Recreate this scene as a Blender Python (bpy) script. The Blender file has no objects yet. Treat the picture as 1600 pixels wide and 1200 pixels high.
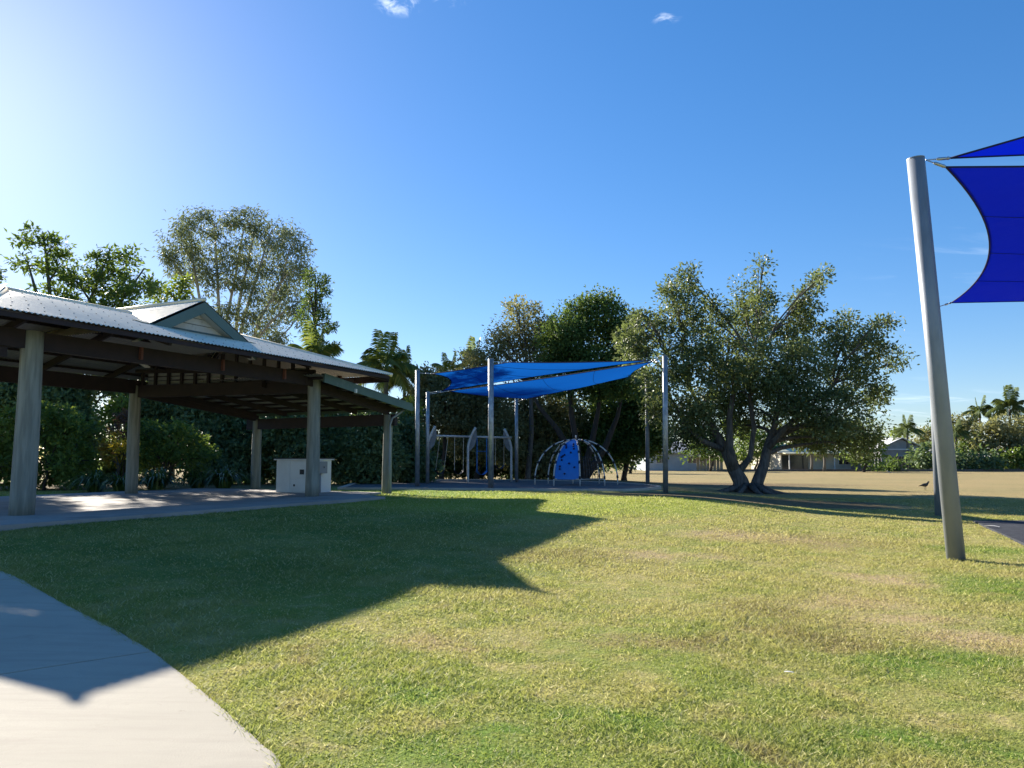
import bpy, math, random
import numpy as np
from mathutils import Vector, Matrix, noise as mnoise

random.seed(7)
RNG = np.random.default_rng(7)
sc = bpy.context.scene
COL = sc.collection
R = math.radians

# ------------------------------------------------------------------ camera
EYE = 1.5
F_PX = 1200.0
PITCH = math.atan(118 / F_PX)
cam_d = bpy.data.cameras.new('camera')
cam = bpy.data.objects.new('camera', cam_d)
COL.objects.link(cam)
cam.location = (0, 0, EYE)
cam.rotation_euler = (R(90) + PITCH, 0, 0)
cam_d.sensor_width = 36.0
cam_d.lens = 36.0 * F_PX / 1600.0
cam_d.clip_start = 0.05
cam_d.clip_end = 3000
sc.camera = cam
sc.render.resolution_x, sc.render.resolution_y = 1024, 768
sc.render.engine = 'CYCLES'
sc.cycles.max_bounces = 5
sc.cycles.diffuse_bounces = 3
sc.cycles.glossy_bounces = 2
sc.cycles.transmission_bounces = 4
sc.cycles.transparent_max_bounces = 4

# ------------------------------------------------------------------ sun, sky, exposure
SUN_AZ = R(-38.5)       # measured from the view direction, negative = towards the left
SUN_EL = R(22.9)
SUN_DIR = Vector((math.sin(SUN_AZ) * math.cos(SUN_EL), math.cos(SUN_AZ) * math.cos(SUN_EL), math.sin(SUN_EL)))
sun_d = bpy.data.lights.new('sun', 'SUN')
sun_d.energy = 4.5
sun_d.angle = R(0.53)
sun_d.color = (1.0, 0.92, 0.80)
sun = bpy.data.objects.new('sun', sun_d)
COL.objects.link(sun)
sun.location = (-20, 30, 30)
sun.rotation_euler = SUN_DIR.to_track_quat('Z', 'Y').to_euler()

world = bpy.data.worlds.new('World')
sc.world = world
world.use_nodes = True
SKY_STRENGTH = 0.08
sc.view_settings.view_transform = 'Standard'
sc.view_settings.look = 'None'
sc.view_settings.exposure = 1.62
sc.view_settings.gamma = 1.0
sc.view_settings.use_curve_mapping = False


# ------------------------------------------------------------------ shader helpers
class NT:
    def __init__(self, nt):
        self.nt = nt

    def node(self, t, **kw):
        n = self.nt.nodes.new(t)
        for k, v in kw.items():
            setattr(n, k, v)
        return n

    def link(self, a, b):
        self.nt.links.new(a, b)

    def put(self, sock, v):
        if isinstance(v, bpy.types.NodeSocket):
            self.link(v, sock)
        elif isinstance(v, (tuple, list)):
            if len(sock.default_value) == 4 and len(v) == 3:
                v = tuple(v) + (1.0,)
            sock.default_value = v
        else:
            sock.default_value = v

    def math(self, op, a, b=0.0, clamp=False):
        n = self.node('ShaderNodeMath', operation=op, use_clamp=clamp)
        self.put(n.inputs[0], a)
        self.put(n.inputs[1], b)
        return n.outputs[0]

    def vmath(self, op, a, b=(0, 0, 0)):
        n = self.node('ShaderNodeVectorMath', operation=op)
        self.put(n.inputs[0], a)
        self.put(n.inputs[1], b)
        return n.outputs['Value'] if op in ('LENGTH', 'DOT_PRODUCT', 'DISTANCE') else n.outputs[0]

    def mix(self, fac, a, b, blend='MIX'):
        n = self.node('ShaderNodeMix', data_type='RGBA', blend_type=blend)
        self.put(n.inputs[0], fac)
        self.put(n.inputs[6], a)
        self.put(n.inputs[7], b)
        return n.outputs[2]

    def noise(self, vec, scale, detail=3.0, rough=0.55, dist=0.0):
        n = self.node('ShaderNodeTexNoise')
        if vec is not None:
            self.link(vec, n.inputs['Vector'])
        n.inputs['Scale'].default_value = scale
        n.inputs['Detail'].default_value = detail
        n.inputs['Roughness'].default_value = rough
        n.inputs['Distortion'].default_value = dist
        return n.outputs[0], n.outputs[1]

    def rng(self, v, a, b, c=0.0, d=1.0, smooth=True):
        n = self.node('ShaderNodeMapRange', interpolation_type='SMOOTHSTEP' if smooth else 'LINEAR')
        self.put(n.inputs[0], v)
        for i, q in enumerate((a, b, c, d)):
            n.inputs[i + 1].default_value = q
        return n.outputs[0]

    def pos(self):
        return self.node('ShaderNodeNewGeometry').outputs['Position']

    def bump(self, h, strength, dist):
        n = self.node('ShaderNodeBump')
        n.inputs['Strength'].default_value = strength
        n.inputs['Distance'].default_value = dist
        self.put(n.inputs['Height'], h)
        return n.outputs[0]


def new_mat(name):
    m = bpy.data.materials.new(name)
    m.use_nodes = True
    t = NT(m.node_tree)
    b = m.node_tree.nodes['Principled BSDF']
    return m, t, b


MATS = {}


def surf(name, c1, c2=None, scale=3.0, rough=0.7, metal=0.0, bump=0.0, bscale=40.0, stretch=(1, 1, 1), spec=0.4,
         c3=None, s3=1.0, t3=(0.55, 0.75)):
    """two tones by noise, a third tone in patches, fine relief"""
    m, t, b = new_mat(name)
    tc = t.node('ShaderNodeTexCoord').outputs['Object']
    mp = t.node('ShaderNodeMapping')
    mp.inputs['Scale'].default_value = stretch
    t.link(tc, mp.inputs['Vector'])
    v = mp.outputs[0]
    c2 = c2 or tuple(x * 0.8 for x in c1)
    f, _ = t.noise(v, scale, 5)
    col = t.mix(t.rng(f, 0.35, 0.65), c1, c2)
    if c3:
        g, _ = t.noise(v, s3, 6, 0.6)
        col = t.mix(t.rng(g, t3[0], t3[1]), col, c3)
    t.put(b.inputs['Base Color'], col)
    b.inputs['Roughness'].default_value = rough
    b.inputs['Metallic'].default_value = metal
    b.inputs['Specular IOR Level'].default_value = spec
    if bump:
        h, _ = t.noise(v, bscale, 4)
        t.put(b.inputs['Normal'], t.bump(h, bump, 0.02))
    MATS[name] = m
    return m


def leaf_mat(name, dark, light, warm=None, trans=0.35, rough=0.45, spec=0.35):
    """leaf tone from the per-face attribute tint; light passes through"""
    m, t, b = new_mat(name)
    a = t.node('ShaderNodeAttribute', attribute_name='tint').outputs['Fac']
    col = t.mix(t.rng(a, 0.0, 0.85, smooth=False), dark, light)
    if warm:
        col = t.mix(t.rng(a, 0.88, 0.97), col, warm)
    t.put(b.inputs['Base Color'], col)
    b.inputs['Roughness'].default_value = rough
    b.inputs['Specular IOR Level'].default_value = spec
    tr = t.node('ShaderNodeBsdfTranslucent')
    tcol = t.mix(0.5, col, (light[0] * 1.6, light[1] * 1.5, light[2] * 0.7))
    t.put(tr.inputs['Color'], tcol)
    mx = t.node('ShaderNodeMixShader')
    mx.inputs[0].default_value = trans
    t.link(b.outputs[0], mx.inputs[1])
    t.link(tr.outputs[0], mx.inputs[2])
    t.link(mx.outputs[0], m.node_tree.nodes['Material Output'].inputs['Surface'])
    MATS[name] = m
    return m


# ------------------------------------------------------------------ geometry helpers
def ray(px, py):
    """direction through a pixel of the 1600 x 1200 photograph"""
    a = (px - 800) / F_PX
    c = (600 - py) / F_PX
    return Vector((a, math.cos(PITCH) - c * math.sin(PITCH), math.sin(PITCH) + c * math.cos(PITCH)))


def at(px, py, dist):
    d = ray(px, py)
    k = dist / d.y
    return Vector((d.x * k, dist, EYE + d.z * k))


def sstep(a, b, x):
    t = np.clip((np.asarray(x, float) - a) / (b - a), 0, 1)
    return t * t * (3 - 2 * t)


def gz(x, y):
    x = np.asarray(x, float)
    y = np.asarray(y, float)
    s = -0.6 * x + 0.8 * y
    z = 0.42 * sstep(5.0, 15.5, s)
    z = z * (1 - 0.75 * sstep(4, 11, x)) * (1 - sstep(40, 60, y))
    z = z + 0.07 * np.exp(-((x - 2.2) / 3.6) ** 2 - ((y - 19.5) / 3.0) ** 2)
    z = z + 0.012 * np.sin(x * 0.9 + 0.4 * y) * np.sin(y * 0.7 - 0.3 * x) * sstep(2.5, 6, y)
    return z


def gzf(x, y):
    return float(gz(x, y))


def hit(px, py):
    """where the ray through a pixel meets the ground"""
    d = ray(px, py)
    lo, k = 0.5, 0.5
    while k < 400:
        p = Vector((0, 0, EYE)) + d * k
        if p.z < gzf(p.x, p.y):
            break
        lo = k
        k *= 1.04
    hi = k
    for _ in range(30):
        mid = (lo + hi) / 2
        p = Vector((0, 0, EYE)) + d * mid
        if p.z < gzf(p.x, p.y):
            hi = mid
        else:
            lo = mid
    p = Vector((0, 0, EYE)) + d * hi
    return Vector((p.x, p.y, gzf(p.x, p.y)))


def origin_of(parent):
    o = parent
    while o is not None and o.parent is not None:
        o = o.parent
    return Vector(o.location) if o is not None else Vector((0, 0, 0))


class MB:
    """collects faces in world space; build() links them as one mesh object"""

    def __init__(self):
        self.v = []
        self.f = []

    def quad_box(self, corners8):
        i = len(self.v)
        self.v += [Vector(c) for c in corners8]
        for q in ((0, 3, 2, 1), (4, 5, 6, 7), (0, 1, 5, 4), (1, 2, 6, 5), (2, 3, 7, 6), (3, 0, 4, 7)):
            self.f.append(tuple(i + k for k in q))
        return self

    def box(self, c, s, rz=0.0):
        c = Vector(c)
        m = Matrix.Rotation(rz, 3, 'Z')
        hx, hy, hz = s[0] / 2, s[1] / 2, s[2] / 2
        pts = []
        for z in (-hz, hz):
            for x, y in ((-hx, -hy), (hx, -hy), (hx, hy), (-hx, hy)):
                pts.append(c + m @ Vector((x, y, z)))
        return self.quad_box(pts)

    def bar(self, a, b, w, h, up=(0, 0, 1)):
        """a beam of width w and height h, its axis from a to b"""
        a, b = Vector(a), Vector(b)
        d = (b - a).normalized()
        side = d.cross(Vector(up)).normalized()
        top = side.cross(d).normalized()
        pts = []
        for p in (a, b):
            for sx, sz in ((-1, -1), (1, -1), (1, 1), (-1, 1)):
                pts.append(p + side * (sx * w / 2) + top * (sz * h / 2))
        return self.quad_box(pts)

    def tube(self, pts, rad, n=8, caps=True):
        pts = [Vector(p) for p in pts]
        if not isinstance(rad, (list, tuple)):
            rad = [rad] * len(pts)
        i0 = len(self.v)
        ref = None
        for k, p in enumerate(pts):
            d = (pts[min(k + 1, len(pts) - 1)] - pts[max(k - 1, 0)]).normalized()
            if ref is None:
                ref = Vector((1, 0, 0)) if abs(d.x) < 0.8 else Vector((0, 1, 0))
            a = d.cross(ref).normalized()
            b = d.cross(a).normalized()
            for j in range(n):
                t = 2 * math.pi * j / n
                self.v.append(p + (a * math.cos(t) + b * math.sin(t)) * rad[k])
        for k in range(len(pts) - 1):
            for j in range(n):
                q = i0 + k * n
                self.f.append((q + j, q + (j + 1) % n, q + n + (j + 1) % n, q + n + j))
        if caps:
            self.f.append(tuple(i0 + j for j in reversed(range(n))))
            q = i0 + (len(pts) - 1) * n
            self.f.append(tuple(q + j for j in range(n)))
        return self

    def prism(self, poly, z0, z1):
        """a flat polygon (x, y) raised from z0 to z1"""
        n = len(poly)
        i = len(self.v)
        self.v += [Vector((p[0], p[1], z0)) for p in poly] + [Vector((p[0], p[1], z1)) for p in poly]
        self.f.append(tuple(i + k for k in reversed(range(n))))
        self.f.append(tuple(i + n + k for k in range(n)))
        for k in range(n):
            self.f.append((i + k, i + (k + 1) % n, i + n + (k + 1) % n, i + n + k))
        return self

    def slab(self, poly3, nrm, th):
        """a polygon in space given a thickness along -nrm"""
        n = len(poly3)
        i = len(self.v)
        o = Vector(nrm).normalized() * th
        self.v += [Vector(p) for p in poly3] + [Vector(p) - o for p in poly3]
        self.f.append(tuple(i + k for k in range(n)))
        self.f.append(tuple(i + n + k for k in reversed(range(n))))
        for k in range(n):
            self.f.append((i + k, i + n + k, i + n + (k + 1) % n, i + (k + 1) % n))
        return self

    def grid(self, rows):
        """rows of points of equal length"""
        i = len(self.v)
        w = len(rows[0])
        for r in rows:
            self.v += [Vector(p) for p in r]
        for a in range(len(rows) - 1):
            for b in range(w - 1):
                q = i + a * w + b
                self.f.append((q, q + 1, q + w + 1, q + w))
        return self

    def build(self, name, mat, parent=None, smooth=False, bevel=0.0, label=None):
        me = bpy.data.meshes.new(name)
        o0 = origin_of(parent)
        me.from_pydata([v - o0 for v in self.v], [], self.f)
        me.update()
        if mat == 'roof_iron' and 'sheet' in name and sum(p.normal.z for p in me.polygons) < 0:
            me.flip_normals()
        o = bpy.data.objects.new(name, me)
        COL.objects.link(o)
        me.materials.append(MATS[mat] if isinstance(mat, str) else mat)
        if smooth:
            me.polygons.foreach_set('use_smooth', [True] * len(me.polygons))
        if parent is not None:
            o.parent = parent
        if bevel:
            md = o.modifiers.new('bevel', 'BEVEL')
            md.width = bevel
            md.segments = 2
            md.limit_method = 'ANGLE'
        if label:
            o['label'] = label
        return o


def tag(o, label, cat=None, group=None, kind=None):
    o['label'] = label
    if cat:
        o['category'] = cat
    if group:
        o['group'] = group
    if kind:
        o['kind'] = kind
    return o


def thing(name, loc, label, cat, group=None):
    o = bpy.data.objects.new(name, None)
    o.empty_display_size = 0.3
    COL.objects.link(o)
    o.location = loc
    return tag(o, label, cat, group)


def fast_mesh(name, verts, faces, mat, parent=None, tint=None, at_origin=None):
    """numpy arrays to one mesh; faces is (n, 3) or (n, 4)"""
    me = bpy.data.meshes.new(name)
    o0 = np.array(origin_of(parent)) if parent is not None else np.zeros(3)
    verts = np.asarray(verts, np.float32) - o0.astype(np.float32)
    faces = np.asarray(faces, np.int32)
    k = faces.shape[1]
    me.vertices.add(len(verts))
    me.vertices.foreach_set('co', verts.ravel())
    me.loops.add(faces.size)
    me.loops.foreach_set('vertex_index', faces.ravel())
    me.polygons.add(len(faces))
    me.polygons.foreach_set('loop_start', np.arange(0, faces.size, k, dtype=np.int32))
    me.update(calc_edges=True)
    if tint is not None:
        a = me.attributes.new('tint', 'FLOAT', 'FACE')
        a.data.foreach_set('value', np.asarray(tint, np.float32))
    me.materials.append(MATS[mat] if isinstance(mat, str) else mat)
    o = bpy.data.objects.new(name, me)
    COL.objects.link(o)
    if parent is not None:
        o.parent = parent
    return o


def unit(a):
    return a / np.maximum(np.linalg.norm(a, axis=1, keepdims=True), 1e-6)


# ------------------------------------------------------------------ sky with a few thin wisps of cloud
def build_world():
    t = NT(world.node_tree)
    bg = world.node_tree.nodes['Background']
    sky = t.node('ShaderNodeTexSky', sky_type='NISHITA')
    sky.sun_disc = False
    sky.sun_elevation = SUN_EL
    sky.sun_rotation = SUN_AZ
    sky.altitude = 20
    sky.air_density = 1.0
    sky.dust_density = 0.24
    sky.ozone_density = 3.0
    hs = t.node('ShaderNodeHueSaturation')
    hs.inputs['Saturation'].default_value = 1.47
    gm = t.node('ShaderNodeGamma')
    gm.inputs['Gamma'].default_value = 0.74
    t.link(sky.outputs[0], gm.inputs['Color'])
    t.link(gm.outputs[0], hs.inputs['Color'])
    col = t.mix(1.0, hs.outputs[0], (0.83, 0.90, 1.09), 'MULTIPLY')
    # thin cirrus, spread over the whole dome, thicker low down
    d = t.node('ShaderNodeTexCoord').outputs['Generated']
    sep = t.node('ShaderNodeSeparateXYZ')
    t.link(d, sep.inputs[0])
    zc = t.math('MAXIMUM', sep.outputs[2], 0.03)
    pl = t.node('ShaderNodeCombineXYZ')
    t.link(t.math('DIVIDE', sep.outputs[0], t.math('ADD', zc, 0.12)), pl.inputs[0])
    t.link(t.math('DIVIDE', sep.outputs[1], t.math('ADD', zc, 0.12)), pl.inputs[1])
    mp = t.node('ShaderNodeMapping')
    mp.inputs['Scale'].default_value = (1.0, 2.6, 1.0)
    mp.inputs['Rotation'].default_value = (0, 0, 0.25)
    t.link(pl.outputs[0], mp.inputs['Vector'])
    n, _ = t.noise(mp.outputs[0], 1.5, 7, 0.62, 0.6)
    big, _ = t.noise(pl.outputs[0], 0.45, 2)
    side = t.rng(t.math('SUBTRACT', sep.outputs[0], t.math('MULTIPLY', sep.outputs[2], 0.9)), 0.15, 0.55)
    f = t.math('MULTIPLY', t.math('MULTIPLY', t.rng(n, 0.50, 0.80), t.rng(big, 0.40, 0.6)), t.math('MULTIPLY', side, 0.8))
    # two small puffs high up
    for (px, py, r, s) in ((622, 8, 0.026, 0.65), (1041, 27, 0.017, 0.35), (705, -4, 0.022, 0.4)):
        v = ray(px, py).normalized()
        off = t.vmath('SUBTRACT', d, tuple(v))
        ln = t.vmath('LENGTH', t.vmath('MULTIPLY', off, (0.8, 1.0, 1.9)))
        m = t.rng(ln, r, r * 0.15)
        q, _ = t.noise(d, 38.0, 6, 0.62, 0.8)
        f = t.math('ADD', f, t.math('MULTIPLY', t.math('MULTIPLY', m, t.rng(q, 0.47, 0.68)), s))
    col = t.mix(t.math('MINIMUM', f, 0.9), col, (6.5, 7.0, 7.6))
    t.link(col, bg.inputs['Color'])
    bg.inputs['Strength'].default_value = SKY_STRENGTH


build_world()

# ------------------------------------------------------------------ materials
GREEN = (0.235, 0.31, 0.055)
LUSH = (0.15, 0.29, 0.035)
OLIVE = (0.41, 0.38, 0.12)
STRAW = (0.6, 0.49, 0.25)
TAN = (0.42, 0.31, 0.15)
BROWN = (0.23, 0.155, 0.085)
MULCH = (0.13, 0.085, 0.055)


def spots_from_pixels(lst):
    out = []
    for (px, py, rx, ry) in lst:
        c = hit(px, py)
        out.append((c.x, c.y, rx, ry))
    return out


def turf_group():
    g = bpy.data.node_groups.new('turf_colour', 'ShaderNodeTree')
    g.interface.new_socket('Color', in_out='OUTPUT', socket_type='NodeSocketColor')
    t = NT(g)
    out = t.node('NodeGroupOutput')
    p0 = t.pos()
    _, wc = t.noise(p0, 0.9, 3)
    p = t.vmath('ADD', p0, t.vmath('MULTIPLY', t.vmath('SUBTRACT', wc, (0.5, 0.5, 0.5)), (1.7, 1.7, 0)))
    sep = t.node('ShaderNodeSeparateXYZ')
    t.link(p, sep.inputs[0])

    def spot(cx, cy, rx, ry, inner=0.35):
        q = t.vmath('MULTIPLY', t.vmath('SUBTRACT', p, (cx, cy, 0)), (1 / rx, 1 / ry, 0))
        return t.rng(t.vmath('LENGTH', q), 1.0, inner)

    n1, _ = t.noise(p0, 0.55, 5, 0.6)
    n2, _ = t.noise(p0, 2.7, 4, 0.6)
    n3, _ = t.noise(p0, 0.13, 3, 0.5)
    dry = t.math('ADD', t.math('MULTIPLY', n1, 0.6), t.math('MULTIPLY', n2, 0.4))
    col = t.mix(t.rng(dry, 0.42, 0.57), GREEN, OLIVE)
    col = t.mix(t.math('MULTIPLY', t.rng(n2, 0.54, 0.70), 0.6), col, STRAW)
    n4, _ = t.noise(p0, 1.3, 4, 0.65)
    col = t.mix(t.math('MULTIPLY', t.rng(n4, 0.56, 0.70), 0.6), col, (0.10, 0.19, 0.03))
    # drier belt across the middle of the lawn
    belt = t.math('MULTIPLY', t.rng(sep.outputs[1], 5.2, 8.5), t.rng(sep.outputs[0], -2.5, 1.5))
    col = t.mix(t.math('MULTIPLY', belt, t.rng(dry, 0.34, 0.62, 0.25, 0.85)), col, (0.50, 0.42, 0.175))
    # the open field beyond dries to straw
    far = t.math('MULTIPLY', t.rng(sep.outputs[1], 19, 34), t.rng(sep.outputs[0], 2.0, 7.0))
    far = t.math('MAXIMUM', far, t.rng(sep.outputs[1], 42, 52))
    field = t.mix(t.rng(n3, 0.4, 0.62), TAN, t.mix(n1, (0.46, 0.36, 0.18), (0.27, 0.215, 0.09)))
    field = t.mix(t.math('MULTIPLY', t.rng(n1, 0.55, 0.7), 0.4), field, (0.30, 0.27, 0.09))
    col = t.mix(far, col, field)
    # lush crest of the mound and strips by the slab
    lush = spot(0.6, 20.0, 6.5, 5.2, 0.55)
    col = t.mix(t.math('MULTIPLY', lush, t.rng(n2, 0.3, 0.7, 1.0, 0.72)), col, (0.30, 0.39, 0.045))
    lush2 = spot(-6.0, 24.5, 8.0, 4.0, 0.6)
    col = t.mix(lush2, col, LUSH)
    painted_shade = spot(-4.0, 12.5, 6.0, 6.0, 0.4)  # shelter's shade painted into the turf colour here
    col = t.mix(t.math('MULTIPLY', painted_shade, t.rng(n1, 0.35, 0.6, 1.0, 0.5)), col, (0.10, 0.19, 0.04))
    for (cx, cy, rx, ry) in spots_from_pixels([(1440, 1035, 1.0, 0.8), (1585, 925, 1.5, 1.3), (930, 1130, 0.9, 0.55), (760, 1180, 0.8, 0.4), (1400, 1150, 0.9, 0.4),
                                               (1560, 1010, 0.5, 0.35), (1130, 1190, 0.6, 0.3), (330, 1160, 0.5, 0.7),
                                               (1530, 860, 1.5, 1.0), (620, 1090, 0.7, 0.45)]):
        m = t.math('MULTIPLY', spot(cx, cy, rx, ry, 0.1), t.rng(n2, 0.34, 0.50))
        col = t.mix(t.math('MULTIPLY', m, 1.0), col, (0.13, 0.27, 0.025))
    for (cx, cy, rx, ry) in spots_from_pixels([(1250, 985, 1.0, 0.7), (1190, 950, 1.0, 0.8), (1310, 1000, 0.7, 0.4), (1180, 1165, 0.5, 0.25),
                                               (880, 870, 1.6, 1.0), (1250, 845, 2.6, 1.3), (480, 1020, 0.5, 0.3), (1060, 1010, 0.9, 0.5)]):
        m = t.math('MULTIPLY', spot(cx, cy, rx, ry, 0.1), t.rng(n2, 0.34, 0.54, 0.45, 0.95))
        col = t.mix(m, col, (0.30, 0.225, 0.105))
    for (cx, cy, rx, ry) in spots_from_pixels([(1345, 935, 1.1, 1.0), (1420, 970, 1.0, 0.6), (1520, 1000, 1.1, 0.5), (1590, 1010, 0.9, 0.5), (1380, 905, 0.8, 0.8),
                                               (1180, 840, 2.4, 1.2), (1050, 870, 1.6, 0.8), (700, 1000, 0.9, 0.5)]):
        m = t.math('MULTIPLY', spot(cx, cy, rx, ry, 0.1), t.rng(n4, 0.34, 0.52, 0.3, 1.0))
        col = t.mix(m, col, (0.55, 0.40, 0.24))
    # leaf litter under the trees beside the playground
    lit = spot(7.2, 24.0, 5.6, 3.0, 0.7)
    lit = t.math('MAXIMUM', lit, spot(0.0, 43.0, 22.0, 8.0, 0.6))
    lit = t.math('MAXIMUM', lit, spot(-17.0, 33.0, 15.0, 7.0, 0.6))
    ml = t.mix(n2, MULCH, (0.20, 0.13, 0.08))
    col = t.mix(t.math('MULTIPLY', lit, 0.93), col, ml)
    # fine speckle
    s1, _ = t.noise(p0, 42.0, 3, 0.7)
    col = t.mix(t.rng(s1, 0.3, 0.7, 0.0, 1.0), t.mix(0.22, col, (0.03, 0.04, 0.012)), t.mix(0.18, col, (0.5, 0.45, 0.2)))
    t.link(col, out.inputs[0])
    return g


TURF = turf_group()


def ground_mat():
    m, t, b = new_mat('lawn_ground')
    g = t.node('ShaderNodeGroup')
    g.node_tree = TURF
    t.put(b.inputs['Base Color'], t.mix(0.15, g.outputs[0], (0.05, 0.045, 0.02)))  # darkened to paint in the shadow between blades
    b.inputs['Roughness'].default_value = 1.0
    b.inputs['Specular IOR Level'].default_value = 0.1
    p = t.pos()
    h1, _ = t.noise(p, 26.0, 5, 0.7)
    h2, _ = t.noise(p, 3.0, 3, 0.6)
    hh = t.math('ADD', h1, t.math('MULTIPLY', h2, 1.5))
    t.put(b.inputs['Normal'], t.bump(hh, 0.9, 0.035))
    MATS['ground'] = m


def blade_mat():
    m, t, b = new_mat('grass_blade')
    g = t.node('ShaderNodeGroup')
    g.node_tree = TURF
    a = t.node('ShaderNodeAttribute', attribute_name='tint').outputs['Fac']
    col = t.mix(t.rng(a, 0.0, 1.0, 0.0, 1.0, False), t.mix(0.14, g.outputs[0], (0.03, 0.05, 0.01)), t.mix(0.30, g.outputs[0], (0.60, 0.60, 0.22)))
    col = t.mix(t.rng(a, 0.84, 0.93), col, (0.70, 0.63, 0.34))  # straw-pale blades, brightened further as painted glints
    t.put(b.inputs['Base Color'], col)
    b.inputs['Roughness'].default_value = 0.6
    b.inputs['Specular IOR Level'].default_value = 0.25
    tr = t.node('ShaderNodeBsdfTranslucent')
    t.put(tr.inputs['Color'], t.mix(0.35, col, (0.42, 0.45, 0.08)))
    mx = t.node('ShaderNodeMixShader')
    mx.inputs[0].default_value = 0.5
    t.link(b.outputs[0], mx.inputs[1])
    t.link(tr.outputs[0], mx.inputs[2])
    t.link(mx.outputs[0], m.node_tree.nodes['Material Output'].inputs['Surface'])
    MATS['blade'] = m


def concrete_mat():
    m, t, b = new_mat('path_concrete')
    p = t.pos()
    f1, _ = t.noise(p, 0.8, 4)
    f2, _ = t.noise(p, 90.0, 3, 0.7)
    mp = t.node('ShaderNodeMapping')
    mp.inputs['Scale'].default_value = (0.7, 5.0, 1.0)
    mp.inputs['Rotation'].default_value = (0, 0, 0.3)
    t.link(p, mp.inputs['Vector'])
    f3, _ = t.noise(mp.outputs[0], 1.6, 5, 0.6)
    col = t.mix(t.rng(f1, 0.35, 0.65), (0.44, 0.40, 0.315), (0.39, 0.355, 0.28))
    col = t.mix(t.rng(f3, 0.42, 0.72, 0.0, 0.55), col, (0.33, 0.295, 0.235))
    col = t.mix(t.rng(f2, 0.35, 0.7, 0.0, 0.4), col, (0.36, 0.32, 0.27))
    f4, _ = t.noise(p, 9.0, 6, 0.75)
    col = t.mix(t.rng(f4, 0.66, 0.76, 0.0, 0.8), col, (0.20, 0.17, 0.13))
    f5, _ = t.noise(p, 2.3, 6, 0.7, 0.4)
    col = t.mix(t.rng(f5, 0.56, 0.74, 0.0, 0.5), col, (0.31, 0.275, 0.215))
    t.put(b.inputs['Base Color'], col)
    b.inputs['Roughness'].default_value = 0.9
    b.inputs['Specular IOR Level'].default_value = 0.2
    t.put(b.inputs['Normal'], t.bump(t.math('ADD', f2, t.math('MULTIPLY', f4, 0.8)), 0.35, 0.006))
    MATS['concrete'] = m


ground_mat()
blade_mat()
concrete_mat()
surf('slab', (0.36, 0.33, 0.30), (0.30, 0.275, 0.25), 1.2, 0.9, bump=0.15, bscale=70, c3=(0.22, 0.20, 0.18), s3=0.6)
surf('rubber', (0.038, 0.042, 0.05), (0.055, 0.06, 0.07), 6, 0.95, bump=0.5, bscale=220, spec=0.15)
surf('rubber_blue', (0.16, 0.155, 0.15), (0.12, 0.12, 0.12), 2, 0.95, bump=0.4, bscale=120, spec=0.15)
surf('kerb', (0.46, 0.42, 0.36), (0.38, 0.35, 0.30), 3, 0.9, bump=0.2, bscale=60)
surf('steel', (0.27, 0.295, 0.33), (0.22, 0.245, 0.28), 5, 0.5, metal=0.25, bump=0.04, bscale=60, stretch=(1, 1, 0.25),
     c3=(0.20, 0.215, 0.235), s3=2.5)
surf('steel_spangle', (0.42, 0.43, 0.44), (0.27, 0.28, 0.29), 9, 0.5, metal=0.7, stretch=(1, 1, 0.5), c3=(0.20, 0.20, 0.21), s3=6)
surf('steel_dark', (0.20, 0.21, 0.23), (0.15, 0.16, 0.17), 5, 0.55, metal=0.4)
surf('wire', (0.5, 0.5, 0.5), (0.4, 0.4, 0.4), 5, 0.35, metal=0.9)
surf('timber_post', (0.30, 0.30, 0.25), (0.20, 0.20, 0.165), 2.2, 0.85, bump=0.5, bscale=18, stretch=(6, 6, 0.5),
     c3=(0.16, 0.165, 0.14), s3=0.9)
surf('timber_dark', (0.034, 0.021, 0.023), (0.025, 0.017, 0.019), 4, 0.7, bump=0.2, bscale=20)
surf('timber_red', (0.20, 0.075, 0.055), (0.13, 0.05, 0.04), 4, 0.7)
surf('roof_iron', (0.92, 0.80, 0.57), (0.82, 0.71, 0.51), 0.9, 0.48, metal=0.4, c3=(0.66, 0.57, 0.44), s3=2.2, t3=(0.58, 0.8), spec=0.5)
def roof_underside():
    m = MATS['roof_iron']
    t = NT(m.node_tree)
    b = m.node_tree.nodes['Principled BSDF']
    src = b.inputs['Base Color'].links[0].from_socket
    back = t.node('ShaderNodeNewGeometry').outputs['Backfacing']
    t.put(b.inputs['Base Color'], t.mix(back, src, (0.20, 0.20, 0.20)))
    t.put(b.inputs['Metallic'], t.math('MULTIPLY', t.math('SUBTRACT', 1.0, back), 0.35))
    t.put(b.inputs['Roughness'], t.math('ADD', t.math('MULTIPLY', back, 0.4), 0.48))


roof_underside()
surf('roof_screw', (0.40, 0.33, 0.25), (0.34, 0.28, 0.21), 20, 0.8)
surf('green_trim', (0.105, 0.165, 0.145), (0.085, 0.14, 0.122), 1.5, 0.55, c3=(0.14, 0.19, 0.17), s3=3)
surf('gable_board', (0.62, 0.58, 0.50), (0.53, 0.49, 0.42), 1.5, 0.7, c3=(0.24, 0.21, 0.15), s3=2.1, t3=(0.60, 0.72), stretch=(1, 1, 0.6))
surf('white_metal', (0.74, 0.73, 0.69), (0.66, 0.65, 0.61), 1.5, 0.5, c3=(0.55, 0.52, 0.46), s3=3, t3=(0.62, 0.85))
surf('black_plastic', (0.02, 0.02, 0.022), (0.03, 0.03, 0.032), 5, 0.5)
surf('stone_dark', (0.09, 0.085, 0.08), (0.06, 0.058, 0.055), 5, 0.45)
surf('hem', (0.006, 0.012, 0.09), (0.004, 0.01, 0.06), 5, 0.7)
surf('panel_blue', (0.02, 0.20, 0.58), (0.016, 0.16, 0.50), 1.5, 0.45, c3=(0.05, 0.18, 0.48), s3=2)
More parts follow.
